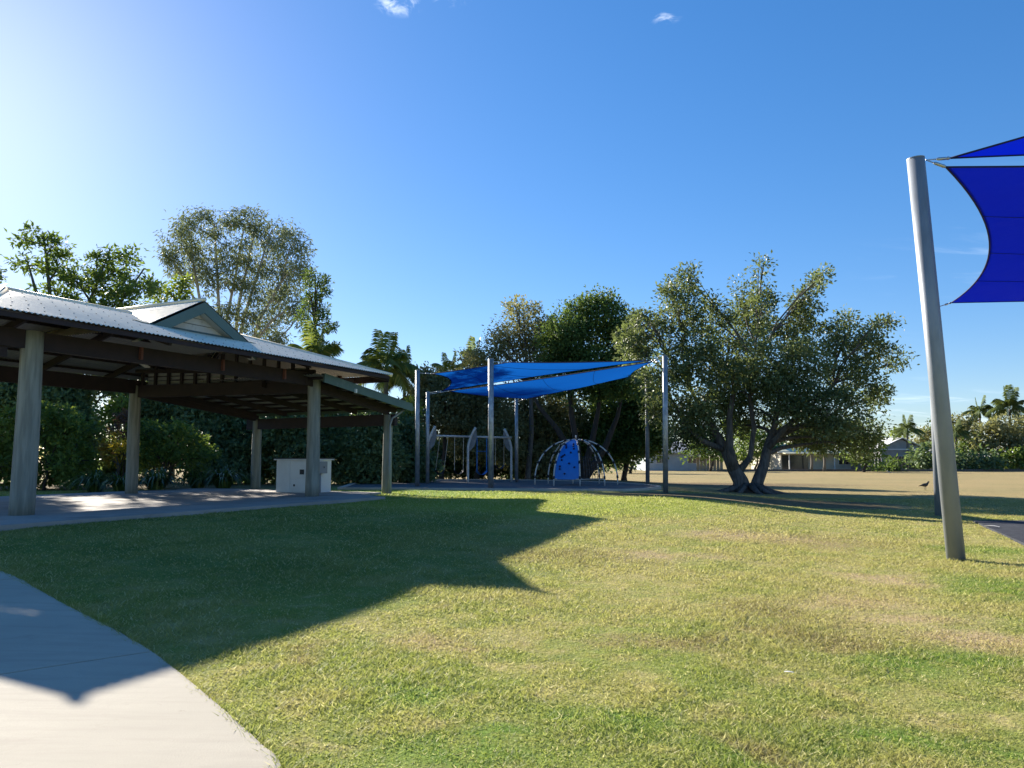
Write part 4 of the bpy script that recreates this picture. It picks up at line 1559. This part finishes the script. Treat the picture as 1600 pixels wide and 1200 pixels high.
simple_tree('broadleaf_tree', 'leafy tree with layered branches over the shelter ridge', 75, 36, 0.14,
            [(65, 370, 20, 13), (82, 385, 16, 14), (40, 405, 14, 9), (60, 415, 18, 9), (33, 375, 8, 5), (95, 415, 24, 20), (120, 440, 30, 20), (150, 412, 20, 13), (165, 440, 30, 22), (170, 398, 12, 10), (195, 420, 22, 16), (208, 398, 14, 11), (200, 445, 22, 10),
             (140, 470, 34, 12), (90, 460, 24, 22), (185, 470, 34, 12), (222, 452, 24, 11), (240, 440, 12, 8), (100, 480, 40, 14), (60, 515, 60, 26), (150, 520, 60, 24), (215, 525, 44, 20), (-20, 500, 50, 30), (-90, 480, 60, 40), (-60, 530, 60, 26)],  # lowest and outlying lobes added out of view to shade the slab
            'leaf_tropic', 'bark', stems_px=[[(85, 742), (82, 600), (80, 480), (72, 400), (68, 372)], [(82, 560), (60, 470), (45, 415)], [(85, 742), (110, 560), (140, 470), (165, 410)], [(90, 742), (130, 560), (190, 470), (225, 420)]],
            seed=32, dens=40, leaf=0.25, clump=0.42, aspect=0.42, flat=0.5, twigs=6, per=24)
simple_tree('broadleaf_tree', 'sunlit yellow-green crown peeping over the gable ridge', 270, 40, 0.10,
            [(285, 447, 12, 10), (270, 458, 18, 10), (250, 470, 24, 12), (290, 470, 20, 12)], 'leaf_bright', 'bark', fork_py=520, seed=33, dens=26, leaf=0.24, clump=0.4)


def conifer():
    d = 42
    b = ground_at(492, d)
    top = at(493, 430, d)
    rr = random.Random(5)
    lob = []
    stems = [([b, b.lerp(top, 0.5), top], [0.16, 0.12, 0.03])]
    for k in range(30):
        t = 0.36 + 0.62 * k / 29
        y = 742 + (430 - 742) * t
        w = (1 - t) * 62 + 10
        a = rr.uniform(0, 6.28)
        x = 493 + math.cos(a) * w * rr.uniform(0.45, 1.0)
        lob.append((x, y - 4, 9 + 4 * rr.random(), 7 + 3 * rr.random(), math.sin(a) * w * d / F_PX * 0.8))
    tree('pine_tree', 'slender pine with a straight dark trunk and sparse tufted branches', 'tree', b, stems, lobes_px(lob, d, 1.0, 0.3, 5), 'leaf_dense', 'bark_dark',
         dens=42, leaf=0.20, clump=0.24, aspect=0.35, limb_r=0.035, twigs=3, seed=34, per=30)


conifer()

# --- planting behind the shelter: a belt of dark trees, each its own
GH = 'dark trees of the belt behind the shelter'
belt = [(-45, 34, 'dark belt tree cut by the picture edge beyond the first log post', [(-50, 640, 55, 50), (-30, 700, 60, 50), (10, 605, 45, 30), (-85, 560, 50, 40), (-95, 470, 55, 60), (-150, 450, 60, 60), (-110, 400, 50, 40), (-52, 440, 32, 44), (-58, 385, 26, 26)]),  # high outer lobes added out of view to keep sun off the slab
        (40, 33, 'dark belt tree over the bright-topped shrub by the first log post', [(30, 615, 50, 34), (85, 610, 36, 34), (100, 660, 30, 40)]),
        (118, 34, 'dark belt tree beside the sky gap', [(118, 620, 22, 40), (120, 690, 30, 50), (175, 600, 30, 14)]),
        (178, 39, 'low dark belt thicket closing the ground below the sky gap', [(150, 718, 34, 28), (190, 722, 36, 26), (215, 700, 24, 34)]),
        (265, 35, 'dark belt tree behind the second log post and lit bush', [(235, 625, 34, 34), (280, 640, 38, 44), (260, 690, 40, 40), (200, 640, 18, 26)]),
        (335, 34, 'dark belt tree above the second strap-leaved clump', [(325, 650, 36, 44), (350, 690, 40, 44), (340, 730, 44, 24)]),
        (400, 35, 'dark belt tree behind the rear log post', [(390, 650, 34, 40), (412, 690, 38, 44), (395, 735, 38, 20)]),
        (465, 34, 'dark belt tree behind the barbecue', [(455, 660, 38, 40), (475, 700, 40, 46)]),
        (530, 35, 'dark belt tree seen between barbecue and corner post', [(525, 665, 36, 40), (540, 710, 42, 44)]),
        (585, 34, 'dark belt tree brushing the corner post downpipe', [(580, 675, 30, 36), (585, 720, 36, 36)]),
        (640, 36, 'dark belt tree between corner post and sail posts', [(630, 690, 28, 40), (650, 730, 30, 24), (625, 735, 26, 20)])]
for k, (px, d, lab, lob) in enumerate(belt):
    simple_tree('belt_tree', lab, px, d, 0.10, lob, 'leaf_hedge', 'bark_dark', fork_py=690, seed=40 + k, group=GH, dens=95, leaf=0.20, clump=0.42, per=46, twigs=3, zs=1.1)

GS = 'shrubs behind the shelter slab'
simple_tree('shrub', 'rounded shrub with sunlit yellow-green top behind the first log post', 70, 27.5, 0.05,
            [(60, 660, 46, 26), (105, 670, 32, 26), (20, 680, 34, 30), (70, 710, 60, 44), (120, 720, 30, 40), (0, 730, 40, 36)], 'leaf_tropic', 'bark_dark', fork_py=730, seed=60, cat='shrub', group=GS, dens=60, leaf=0.17, clump=0.32)
simple_tree('shrub', 'low dark green bush with lit crest beside the second log post', 255, 28.5, 0.05,
            [(240, 675, 30, 16), (275, 690, 40, 26), (240, 705, 40, 28), (295, 715, 34, 30)], 'leaf_tropic', 'bark_dark', fork_py=735, seed=61, cat='shrub', group=GS, dens=60, leaf=0.16, clump=0.30)
simple_tree('shrub', 'yellow croton shrub glowing beside the second log post', 182, 26.8, 0.03,
            [(178, 695, 16, 14), (195, 705, 16, 14), (172, 715, 14, 14)], 'leaf_croton', 'bark_dark', fork_py=735, seed=62, cat='shrub', group=GS, dens=80, leaf=0.16, clump=0.22)
simple_tree('shrub', 'bronze and pink leaved shrub above the yellow croton', 190, 28.5, 0.03,
            [(190, 670, 14, 12), (200, 655, 10, 10)], 'leaf_bronze', 'bark_dark', fork_py=720, seed=63, cat='shrub', group=GS, dens=70, leaf=0.16, clump=0.24)
simple_tree('shrub', 'light green feathery shrub standing in the sky gap', 180, 31, 0.04,
            [(180, 640, 20, 14), (170, 660, 18, 16), (190, 625, 12, 10)], 'leaf_bright', 'bark_dark', fork_py=710, seed=64, cat='shrub', group=GS, dens=44, leaf=0.18, clump=0.30)
simple_tree('shrub', 'bright green leafy shrub beyond the shelter corner post', 632, 37, 0.05,
            [(628, 660, 18, 20), (640, 640, 16, 14), (620, 690, 16, 18)], 'leaf_bright', 'bark_dark', fork_py=720, seed=65, cat='shrub', group=GS, dens=44, leaf=0.26, clump=0.34)


def strap_plant(px, d, n, h, label, seed):
    rr = random.Random(seed)
    b = ground_at(px, d)
    root = thing('strap_plant', b, label, 'plant', 'strap-leaved clumps behind the slab')
    V, Fc, T = [], [], []
    for k in range(n):
        a = rr.uniform(0, 2 * math.pi)
        out = Vector((math.cos(a), math.sin(a), 0))
        side = Vector((-out.y, out.x, 0))
        ln = h * rr.uniform(0.75, 1.25)
        lean = rr.uniform(0.25, 1.0)
        w = 0.028 * rr.uniform(0.8, 1.3)
        st = b + out * rr.uniform(0, 0.22)
        i0 = len(V)
        m = 6
        for j in range(m + 1):
            t = j / m
            p = st + out * (ln * lean * (t ** 1.3)) + Vector((0, 0, ln * (1.15 * t - (0.35 + 0.75 * lean) * t ** 2.6)))
            ww = w * (1 - t ** 3) + 0.002
            V += [tuple(p - side * ww), tuple(p + side * ww)]
        tt = rr.random()
        for j in range(m):
            q = i0 + 2 * j
            Fc.append((q, q + 1, q + 3, q + 2))
            T.append(tt)
    fast_mesh('leaves', np.array(V), np.array(Fc), 'leaf_strap', root, T)


strap_plant(150, 25.6, 220, 1.0, 'strap-leaved clump at the slab edge below the yellow croton', 71)
strap_plant(192, 25.3, 200, 0.95, 'strap-leaved clump touching the foot of the second log post', 72)
strap_plant(245, 25.8, 240, 1.1, 'glossy strap-leaved clump just beyond the second log post', 73)
strap_plant(350, 27.5, 240, 1.15, 'glossy strap-leaved clump midway to the rear log post', 74)
strap_plant(310, 28.0, 180, 1.0, 'dim strap-leaved clump under the belt between two log posts', 75)


# ------------------------------------------------------------------ palms
def frond_mesh(name, ln, up, droop, mat, seed, nl=34, leaflet=0.55):
    """feather frond leaving the origin along +x"""
    rr = random.Random(seed)
    ctr = [Vector((ln * t * math.cos(up) * (1 - 0.15 * t), 0, ln * (math.sin(up) * t - droop * t * t))) for t in (i / 10 for i in range(11))]
    V, Fc, T = [], [], []
    for i in range(10):
        w0, w1 = 0.014 * (1 - i / 11), 0.014 * (1 - (i + 1) / 11)
        k = len(V)
        V += [ctr[i] + Vector((0, -w0, 0)), ctr[i] + Vector((0, w0, 0)), ctr[i + 1] + Vector((0, w1, 0)), ctr[i + 1] + Vector((0, -w1, 0))]
        Fc.append((k, k + 1, k + 2, k + 3))
        T.append(0.5)
    for i in range(nl):
        t = 0.16 + 0.84 * i / (nl - 1)
        s = min(9, int(t * 10))
        p = ctr[s].lerp(ctr[s + 1], t * 10 - s)
        d = (ctr[s + 1] - ctr[s]).normalized()
        L2 = leaflet * (0.45 + 0.75 * math.sin(math.pi * (0.12 + 0.8 * t))) * rr.uniform(0.85, 1.15)
        for sd in (-1, 1):
            o = (Vector((0, sd * 0.8, 0)) + d * 0.55 + Vector((0, 0, -0.35 - 0.3 * rr.random()))).normalized()
            w = d * 0.017
            k = len(V)
            tip = p + o * L2 + Vector((0, 0, -0.22 * L2))
            m = p + o * L2 * 0.5
            V += [p - w * 0.5, p + w * 0.5, m + w, m - w, tip]
            Fc.append((k, k + 1, k + 2, k + 3))
            Fc.append((k + 3, k + 2, k + 4, k + 4))
            tt = rr.random()
            T += [tt, tt]
    me = bpy.data.meshes.new(name)
    me.from_pydata([tuple(v) for v in V], [], [tuple(dict.fromkeys(f)) for f in Fc])
    a = me.attributes.new('tint', 'FLOAT', 'FACE')
    a.data.foreach_set('value', T)
    me.materials.append(MATS[mat])
    return me


FR = {}
for mt in ('leaf_palm', 'leaf_palm_dark'):
    FR[mt] = [frond_mesh('frond', 1.0, R(76), 0.10, mt, 1, leaflet=0.26), frond_mesh('frond', 1.0, R(52), 0.42, mt, 2, leaflet=0.27),
              frond_mesh('frond', 1.0, R(28), 0.55, mt, 3, leaflet=0.28), frond_mesh('frond', 1.0, R(5), 0.62, mt, 4, leaflet=0.28)]


def palm(px, crown_py, d, size, label, mat='leaf_palm', n=15, seed=1, trunk_r=0.11, shaft=True, group='palms'):
    rr = random.Random(seed)
    b = ground_at(px, d)
    top = at(px, crown_py, d)
    root = thing('palm_tree', b, label, 'palm tree', group)
    pts = [b - Vector((0, 0, 0.1)), b.lerp(top, 0.35) + Vector((0.06, 0, 0)), b.lerp(top, 0.7), top]
    MB().tube(pts, [trunk_r * 1.4, trunk_r, trunk_r * 0.9, trunk_r * 0.8], 10).build('trunk', 'palm_trunk', root, smooth=True)
    if shaft:
        MB().tube([top - Vector((0, 0, 0.1)), top + Vector((0, 0, size * 0.12)), top + Vector((0, 0, size * 0.3))], [trunk_r * 1.15, trunk_r * 1.0, trunk_r * 0.4], 10).build('crownshaft', 'palm_shaft', root, smooth=True)
    for k in range(n):
        f = k / n
        kind = 0 if f < 0.12 else 1 if f < 0.40 else 2 if f < 0.75 else 3
        o = bpy.data.objects.new('frond', FR[mat][kind])
        COL.objects.link(o)
        o.parent = root
        o.location = (top - b) + Vector((0, 0, size * (0.22 if shaft else 0.04)))
        s = size * rr.uniform(0.85, 1.12)
        o.scale = (s, s, s)
        o.rotation_euler = (rr.uniform(-0.15, 0.15), rr.uniform(-0.12, 0.12), k * 2.399 + rr.uniform(-0.25, 0.25))
    return root


palm(603, 590, 42, 2.5, 'palm tree with full feathery crown above the shelter corner', n=20, seed=1, trunk_r=0.15)
palm(632, 605, 45, 2.0, 'shorter palm tree close behind the full-crowned palm', 'leaf_palm_dark', n=14, seed=2)
palm(492, 578, 40, 2.3, 'palm tree whose fronds show beneath the slender pine', 'leaf_palm', n=14, seed=3)
palm(703, 592, 52, 1.9, 'small palm tree peeping over the sail near the grey leafy tree', n=13, seed=4)
palm(738, 572, 55, 1.9, 'palm tree half buried beside the ragged grey-green tree', n=12, seed=5)
palm(621, 725, 38, 1.6, 'young green palm low beside the shelter corner post', n=10, seed=6, trunk_r=0.06)

# ------------------------------------------------------------------ the far side of the field
DF = 104.0


def tree_far(name, label, px, d, lobes, leafmat, seed, cat='tree', group='greenery along the far fence', **kw):
    a = dict(dens=9, leaf=0.5, clump=0.9, per=30, twigs=2, limb_r=0.08)
    a.update(kw)
    lobes = [(q[0], q[1] + 5, q[2] * 0.88, q[3] * 0.85) for q in lobes]
    return simple_tree(name, label, px, d, 0.16, lobes, leafmat, 'bark_dark', fork_py=715, seed=seed, cat=cat, group=group, jit=1.2, **a)


tree_far('broadleaf_tree', 'bright green low tree spreading beside the patio house', 1350, 92, [(1335, 692, 24, 14), (1355, 695, 22, 15), (1345, 710, 30, 12)], 'leaf_tropic', 81)
tree_far('broadleaf_tree', 'yellow-lit treetop behind the white-roofed gable house', 1412, 128, [(1412, 670, 14, 8), (1402, 676, 12, 7)], 'leaf_bright', 82)
tree_far('broadleaf_tree', 'olive tree over the white roof by the leaning post', 1448, 128, [(1450, 672, 16, 10), (1440, 682, 18, 9), (1455, 690, 14, 10)], 'leaf_olive', 83)
tree_far('broadleaf_tree', 'dark round-topped tree peeping beside the leaning post', 1456, 128, [(1456, 662, 10, 12)], 'leaf_dense', 84)
tree_far('broadleaf_tree', 'round grey-green tree just past the leaning post', 1502, 112, [(1495, 655, 18, 14), (1510, 665, 18, 16), (1500, 680, 22, 12)], 'leaf_olive', 85)
tree_far('broadleaf_tree', 'wide olive tree under the two tall palms', 1565, 104, [(1548, 668, 20, 18), (1575, 660, 24, 18), (1600, 665, 26, 22), (1560, 690, 34, 16), (1595, 692, 30, 16), (1535, 690, 16, 14)], 'leaf_olive', 86)
tree_far('broadleaf_tree', 'small green tree below the round grey-green tree', 1520, 106, [(1520, 690, 16, 14), (1508, 698, 14, 10)], 'leaf_tropic', 87)
tree_far('hedge_bush', 'dark bush before the white-roofed house', 1443, 100, [(1442, 706, 18, 18), (1455, 715, 14, 16), (1432, 718, 12, 14)], 'leaf_hedge', 88, 'bush')
tree_far('hedge_bush', 'dark hedge bush right against the leaning post', 1500, 100, [(1498, 716, 22, 17), (1485, 722, 16, 12)], 'leaf_hedge', 89, 'bush')
tree_far('hedge_bush', 'dark hedge bush below the two tall palms', 1540, 100, [(1540, 714, 24, 20), (1525, 722, 20, 13)], 'leaf_hedge', 90, 'bush')
tree_far('hedge_bush', 'glossy hedge bush at the end of the far fence', 1585, 100, [(1580, 716, 24, 16), (1606, 714, 22, 20)], 'leaf_tropic', 91, 'bush')
tree_far('broadleaf_tree', 'shadowed tree behind the pale paling fence', 1110, 98, [(1105, 690, 26, 16), (1128, 697, 20, 14), (1085, 700, 16, 12)], 'leaf_dense', 92)
tree_far('broadleaf_tree', 'dark tree closing the field behind the split trunk', 1180, 112, [(1170, 680, 30, 20), (1200, 690, 22, 18), (1160, 705, 26, 16)], 'leaf_tropic', 93)
tree_far('broadleaf_tree', 'yellow-green tree glimpsed between the big tree limbs', 1140, 118, [(1140, 655, 16, 20), (1165, 665, 16, 16)], 'leaf_bright', 94)
tree_far('broadleaf_tree', 'dark tree at the field edge beside the blue-walled house', 985, 84, [(975, 700, 26, 20), (960, 718, 26, 14), (1002, 690, 14, 22)], 'leaf_hedge', 95)
tree_far('broadleaf_tree', 'dark tall tree behind the patio house ridge', 1300, 122, [(1290, 665, 30, 14), (1330, 668, 26, 14), (1255, 672, 24, 12)], 'leaf_dense', 96)
tree_far('hedge_bush', 'low bush beneath the bright green low tree', 1400, 97, [(1395, 722, 16, 12), (1375, 725, 14, 9)], 'leaf_dense', 97, 'bush')

palm(1578, 640, 108, 3.6, 'tall palm with broad crown, tallest over the far hedge', 'leaf_palm_dark', 18, 11, 0.2, False)
palm(1531, 652, 112, 3.0, 'tall thin palm between the round tree and the tallest palm', 'leaf_palm_dark', 13, 12, 0.18, True)
palm(1418, 678, 106, 2.6, 'dark palm in front of the white-roofed house', 'leaf_palm_dark', 12, 13, 0.16, True)
palm(1494, 682, 106, 2.4, 'palm with dark fronds against the round grey-green tree', 'leaf_palm_dark', 12, 14, 0.16, True)
palm(1268, 700, 98, 2.4, 'palm in front of the patio house', 'leaf_palm_dark', 12, 15, 0.15, True)
palm(1288, 702, 97, 2.2, 'second palm in front of the patio house, beside the bright green tree', 'leaf_palm_dark', 12, 16, 0.15, True)


# ------------------------------------------------------------------ houses over the field
def house(label, px0, px1, d, depth, wall_h, roof_h, wallm, roofm, windows, rot=0.0, overhang=0.5, gable=False, door=None):
    a, b = at(px0, 735, d), at(px1, 735, d)
    w = b.x - a.x
    cx = (a.x + b.x) / 2
    c = Vector((cx, d + depth / 2, 0))
    root = thing('house', (cx, d, 0), label, 'house', 'houses across the field')
    M = Matrix.Rotation(rot, 3, 'Z')

    def W(x, y, z):
        return c + M @ Vector((x, y, z))
    hw, hd = w / 2, depth / 2
    mb = MB()
    mb.quad_box([W(-hw, -hd, -0.1), W(hw, -hd, -0.1), W(hw, hd, -0.1), W(-hw, hd, -0.1), W(-hw, -hd, wall_h), W(hw, -hd, wall_h), W(hw, hd, wall_h), W(-hw, hd, wall_h)])
    mb.build('wall', wallm, root)
    o = overhang
    e = [W(-hw - o, -hd - o, wall_h), W(hw + o, -hd - o, wall_h), W(hw + o, hd + o, wall_h), W(-hw - o, hd + o, wall_h)]
    if gable:
        r0, r1 = W(0, -hd - o, wall_h + roof_h), W(0, hd + o, wall_h + roof_h)
        planes = [[e[1], e[2], r1, r0], [e[3], e[0], r0, r1]]
    else:
        s = min(hw, hd) + o
        if hw >= hd:
            r0, r1 = W(-hw - o + s, 0, wall_h + roof_h), W(hw + o - s, 0, wall_h + roof_h)
            planes = [[e[0], e[1], r1, r0], [e[1], e[2], r1], [e[2], e[3], r0, r1], [e[3], e[0], r0]]
        else:
            r0, r1 = W(0, -hd - o + s, wall_h + roof_h), W(0, hd + o - s, wall_h + roof_h)
            planes = [[e[0], e[1], r0], [e[1], e[2], r1, r0], [e[2], e[3], r1], [e[3], e[0], r0, r1]]
    for pl in planes:
        pl = [p + Vector((0, 0, 0.02)) for p in pl]
        MB().slab(pl, (0, 0, 1), 0.08).build('roof_plane', roofm, root)
    if gable:
        MB().slab([W(-hw, -hd + 0.003, wall_h), W(hw, -hd + 0.003, wall_h), W(0, -hd + 0.003, wall_h + roof_h * hw / (hw + o))], (0, -1, 0), 0.1).build('gable_wall', wallm, root)
    MB().bar((e[0] + Vector((0, 0, -0.12))), (e[1] + Vector((0, 0, -0.12))), 0.12, 0.16).build('gutter', 'window_frame', root)
    for (x, z, ww, hh) in windows:
        fr = MB().box(W(x, -hd - 0.02, z), (ww + 0.14, 0.06, hh + 0.14), rot).build('window', 'window_frame', root)
        MB().box(W(x - ww / 4, -hd - 0.045, z), (ww / 2 - 0.04, 0.04, hh), rot).build('pane', 'glass_dark', fr)
        MB().box(W(x + ww / 4, -hd - 0.045, z), (ww / 2 - 0.04, 0.04, hh), rot).build('pane', 'glass_dark', fr)
    if door:
        x, ww, hh = door
        MB().box(W(x, -hd - 0.03, hh / 2), (ww, 0.08, hh), rot).build('door', 'glass_dark', root)
    return root, W, hw, hd


house('blue-walled house with pale roof between the two sail posts', 1010, 1108, 104, 13, 2.55, 1.75, 'wall_blue', 'roof_pale', [(-2.2, 1.5, 1.3, 0.9), (2.0, 1.5, 1.2, 0.9)])
rt_, W, hw, hd = house('patio house with pale green roof behind the big tree', 1220, 1338, 106, 13, 2.6, 1.8, 'wall_cream', 'roof_green', [(3.6, 1.4, 1.6, 1.1)], door=(-3.2, 3.6, 2.1))
for k in range(4):
    x = -hw + 0.6 + k * (2 * hw - 1.2) / 3
    MB().bar(W(x, -hd - 1.7, 0), W(x, -hd - 1.7, 2.3), 0.12, 0.12, up=(0, 1, 0)).build('patio_post', 'window_frame', rt_)
MB().slab([W(-hw, -hd - 2.0, 2.36), W(hw, -hd - 2.0, 2.36), W(hw, -hd - 0.06, 2.5), W(-hw, -hd - 0.06, 2.5)], (0, 0, 1), 0.1).build('patio_roof', 'roof_green', rt_)
house('white-roofed house with grey gable facing the field', 1378, 1442, 106, 10, 3.0, 1.5, 'wall_grey', 'roof_white', [(0, 1.5, 1.4, 0.9)], gable=True)
house('low white-roofed house wing just past the leaning post', 1486, 1516, 110, 8, 2.2, 1.2, 'wall_grey', 'roof_white', [(0.2, 1.3, 0.9, 0.7)])
house('white roof corner at the end of the far hedge', 1588, 1660, 112, 8, 2.0, 1.3, 'wall_grey', 'roof_white', [(0.0, 1.3, 1.0, 0.8)])


# ------------------------------------------------------------------ paling fences
def fence(label, px0, px1, d, h, mat, step=0.42):
    a, b = at(px0, 735, d), at(px1, 735, d)
    a.z = b.z = 0
    root = thing('paling_fence', a, label, 'fence')
    n = int((b - a).length / step)
    src = None
    for k in range(n):
        p = a.lerp(b, (k + 0.5) / n)
        if src is None:
            src = MB().box((p.x, p.y, h / 2), (step * 0.9, 0.03, h)).build('paling', mat, root)
            base = p.copy()
        else:
            o = src.copy()
            COL.objects.link(o)
            o.parent = root
            o.location = p - base + Vector((0, 0, random.uniform(-0.03, 0.02)))
    for z in (0.35, h - 0.3):
        MB().bar((a.x, a.y + 0.05, z), (b.x, b.y + 0.05, z), 0.05, 0.08).build('rail', mat, root)


fence('pale weathered paling fence between blue-walled house and big tree trunk', 1088, 1130, 100, 1.9, 'fence_pale')
fence('dark paling fence below the white-roofed gable house', 1384, 1470, 103, 1.9, 'fence_timber')
fence('long dark paling fence behind the far hedge bushes', 1478, 1660, 104, 1.8, 'fence_timber', 0.55)
fence('shadowed paling fence beside the patio house', 1330, 1378, 104, 1.7, 'fence_timber')

# low dark bar that closes the field
e0, e1 = at(1120, 737, 98), at(1720, 737, 98)
tag(MB().bar((e0.x, 98, 0.12), (e1.x, 98, 0.12), 0.2, 0.32).build('dark_bar', 'fence_timber'), 'low dark bar along the far end of the field', 'edging')


# ------------------------------------------------------------------ birds and litter
def bird(p, s, face, label, mat):
    root_pts = [(-0.36, 0, 0.17, 0.006), (-0.22, 0, 0.19, 0.022), (-0.14, 0, 0.20, 0.045), (-0.05, 0, 0.205, 0.068), (0.05, 0, 0.215, 0.066), (0.11, 0, 0.25, 0.045),
                (0.145, 0, 0.295, 0.030), (0.175, 0, 0.325, 0.033), (0.205, 0, 0.328, 0.024), (0.23, 0, 0.322, 0.008), (0.27, 0, 0.312, 0.003)]
    M = Matrix.Rotation(face, 3, 'Z')
    mb = MB()
    mb.tube([p + M @ (Vector(q[:3]) * s) for q in root_pts], [q[3] * s for q in root_pts], 10)
    for y in (-0.025, 0.025):
        mb.tube([p + M @ (Vector(v) * s) for v in ((0.0, y, 0.17), (0.005, y, 0.09), (-0.01, y, 0.005), (0.05, y, 0.003))], [0.014 * s, 0.007 * s, 0.006 * s, 0.004 * s], 6)
    tag(mb.build('bird', mat, smooth=True), label, 'bird')


p = hit(1446, 766)
bird(p, 1.15, R(20), 'dark long-tailed bird standing at the shadow edge in the field', 'plume')
p = hit(1390, 742)
bird(p, 1.2, R(160), 'tiny pale bird far out on the dry grass', 'plume_pale')


def litter(px, py, size, label, rz, lift=0.0):
    p = hit(px, py)
    z = p.z + 0.03 + lift
    mb = MB()
    M = Matrix.Rotation(rz, 3, 'Z')
    rows = []
    for i in range(6):
        t = i / 5
        w = size * 0.16 * math.sin(math.pi * (0.15 + 0.7 * t))
        y = size * (t - 0.5)
        rows.append([Vector((p.x, p.y, z)) + M @ Vector((x * w, y, 0.03 * size * (x * x) + 0.05 * size * math.sin(3 * t))) for x in (-1, -0.3, 0.3, 1)])
    mb.grid(rows)
    low = [[q - Vector((0, 0, 0.003)) for q in r] for r in rows]
    mb.grid([list(reversed(r)) for r in low])
    tag(mb.build('dry_leaf', 'paper'), label, 'leaf')


litter(1233, 1057, 0.065, 'pale curled leaf lying on the near lawn', R(70))
litter(1550, 828, 0.28, 'pale scrap lying on the black rubber pad', R(40), 0.04)


# ------------------------------------------------------------------ grass blades on the near lawn
def inside(poly, x, y):
    r = np.zeros(len(x), bool)
    n = len(poly)
    j = n - 1
    for i in range(n):
        xi, yi = poly[i][0], poly[i][1]
        xj, yj = poly[j][0], poly[j][1]
        c = ((yi > y) != (yj > y)) & (x < (xj - xi) * (y - yi) / (yj - yi + 1e-9) + xi)
        r ^= c
        j = i
    return r


def build_grass():
    rng = np.random.default_rng(3)
    path_poly = [tuple(p.xy) for p in EDGE] + [tuple((EDGE[i] + path_frame(i) * PATH_W).xy) for i in reversed(range(len(EDGE)))]
    slab_poly = [tuple(L(u, v).xy) for u, v in ((-3.4, -1.95), (8.6, -1.95), (9.3, -0.6), (10.9, -0.2), (11.2, 7.6), (-3.4, 7.6))]
    a, b = hit(1520, 815), hit(1600, 853)
    e = b + (b - a).normalized() * 3
    pad_poly = [(a.x, a.y), (e.x, e.y), (e.x + 9, e.y), (a.x + 10, a.y)]
    X, Y, S = [], [], []
    for (y0, y1, dens, sz) in ((2.9, 4.6, 9000, 1.0), (4.6, 6.5, 6500, 1.15), (6.5, 9.5, 4200, 1.3), (9.5, 14, 2400, 1.55), (14, 21, 1100, 1.95), (21, 28, 420, 2.5)):
        xm = 0.74 * y1 + 0.5
        n = int(dens * 2 * xm * (y1 - y0))
        x = rng.uniform(-xm, xm, n)
        y = rng.uniform(y0, y1, n)
        k = np.abs(x) < 0.72 * y + 0.4
        X.append(x[k])
        Y.append(y[k])
        S.append(np.full(k.sum(), sz))
    ne = 9000
    seg = [(EDGE[i], EDGE[i + 1]) for i in range(len(EDGE) - 1) if 2.6 < EDGE[i].y < 11 and EDGE[i].x > -8]
    ln = np.array([(b_ - a_).length for a_, b_ in seg])
    pick = rng.choice(len(seg), ne, p=ln / ln.sum())
    tt = rng.random(ne)
    ex = np.array([seg[k][0].x for k in pick]) * (1 - tt) + np.array([seg[k][1].x for k in pick]) * tt
    ey = np.array([seg[k][0].y for k in pick]) * (1 - tt) + np.array([seg[k][1].y for k in pick]) * tt
    ragged = 0.012 + 0.014 * np.sin(ex * 9 + ey * 7) + 0.02 * rng.normal(size=ne)
    X.append(ex + 0.8 * ragged)
    Y.append(ey + 0.5 * ragged)
    S.append(np.full(ne, 2.0))
    X, Y, S = (np.concatenate(z) for z in (X, Y, S))
    keep = ~(inside(path_poly, X, Y) | inside(slab_poly, X, Y) | inside(pad_poly, X, Y))
    lit = ((X - 7.2) / 5.0) ** 2 + ((Y - 24.0) / 2.6) ** 2 < 1
    play = (Y > 26.2) & (X < 5.8)
    keep &= ~(lit | play)
    keep |= (S == 2.0)
    X, Y, S = X[keep], Y[keep], S[keep]
    n = len(X)
    Z = gz(X, Y)
    # height varies in soft drifts
    drift = 0.75 + 0.35 * np.sin(X * 1.7 + 0.6 * Y) * np.sin(Y * 1.3 - 0.5 * X) + 0.25 * np.sin(X * 6.1 + 2) * np.sin(Y * 5.3)
    h = (0.012 + 0.030 * rng.random(n) ** 2.2) * S ** 0.6 * np.clip(drift, 0.4, 1.4)
    w = (0.0030 + 0.0028 * rng.random(n)) * np.where(S == 2.0, 1.1, S) ** 1.15
    az = rng.uniform(0, 2 * np.pi, n)
    lean = 0.4 + 1.7 * rng.random(n)
    d = np.stack([np.cos(az), np.sin(az), np.zeros(n)], 1)
    az2 = rng.uniform(0, 2 * np.pi, n)
    sd = np.stack([np.cos(az2), np.sin(az2), np.zeros(n)], 1)
    base = np.stack([X, Y, Z - 0.003], 1)
    tip = base + d * (h * lean)[:, None] + np.array([0, 0, 1.0]) * h[:, None]
    V = np.stack([base - sd * w[:, None], base + sd * w[:, None], tip], 1).reshape(-1, 3)
    Fc = np.arange(3 * n).reshape(-1, 3)
    o = fast_mesh('grass', V, Fc, 'blade', None, rng.random(n))
    tag(o, 'short mown grass covering the lawn', 'grass', kind='stuff')
    print('blades', n)


build_grass()
print('tris', sum(len(p.vertices) - 2 for m in {o.data for o in bpy.data.objects if o.type == 'MESH'} for p in m.polygons))
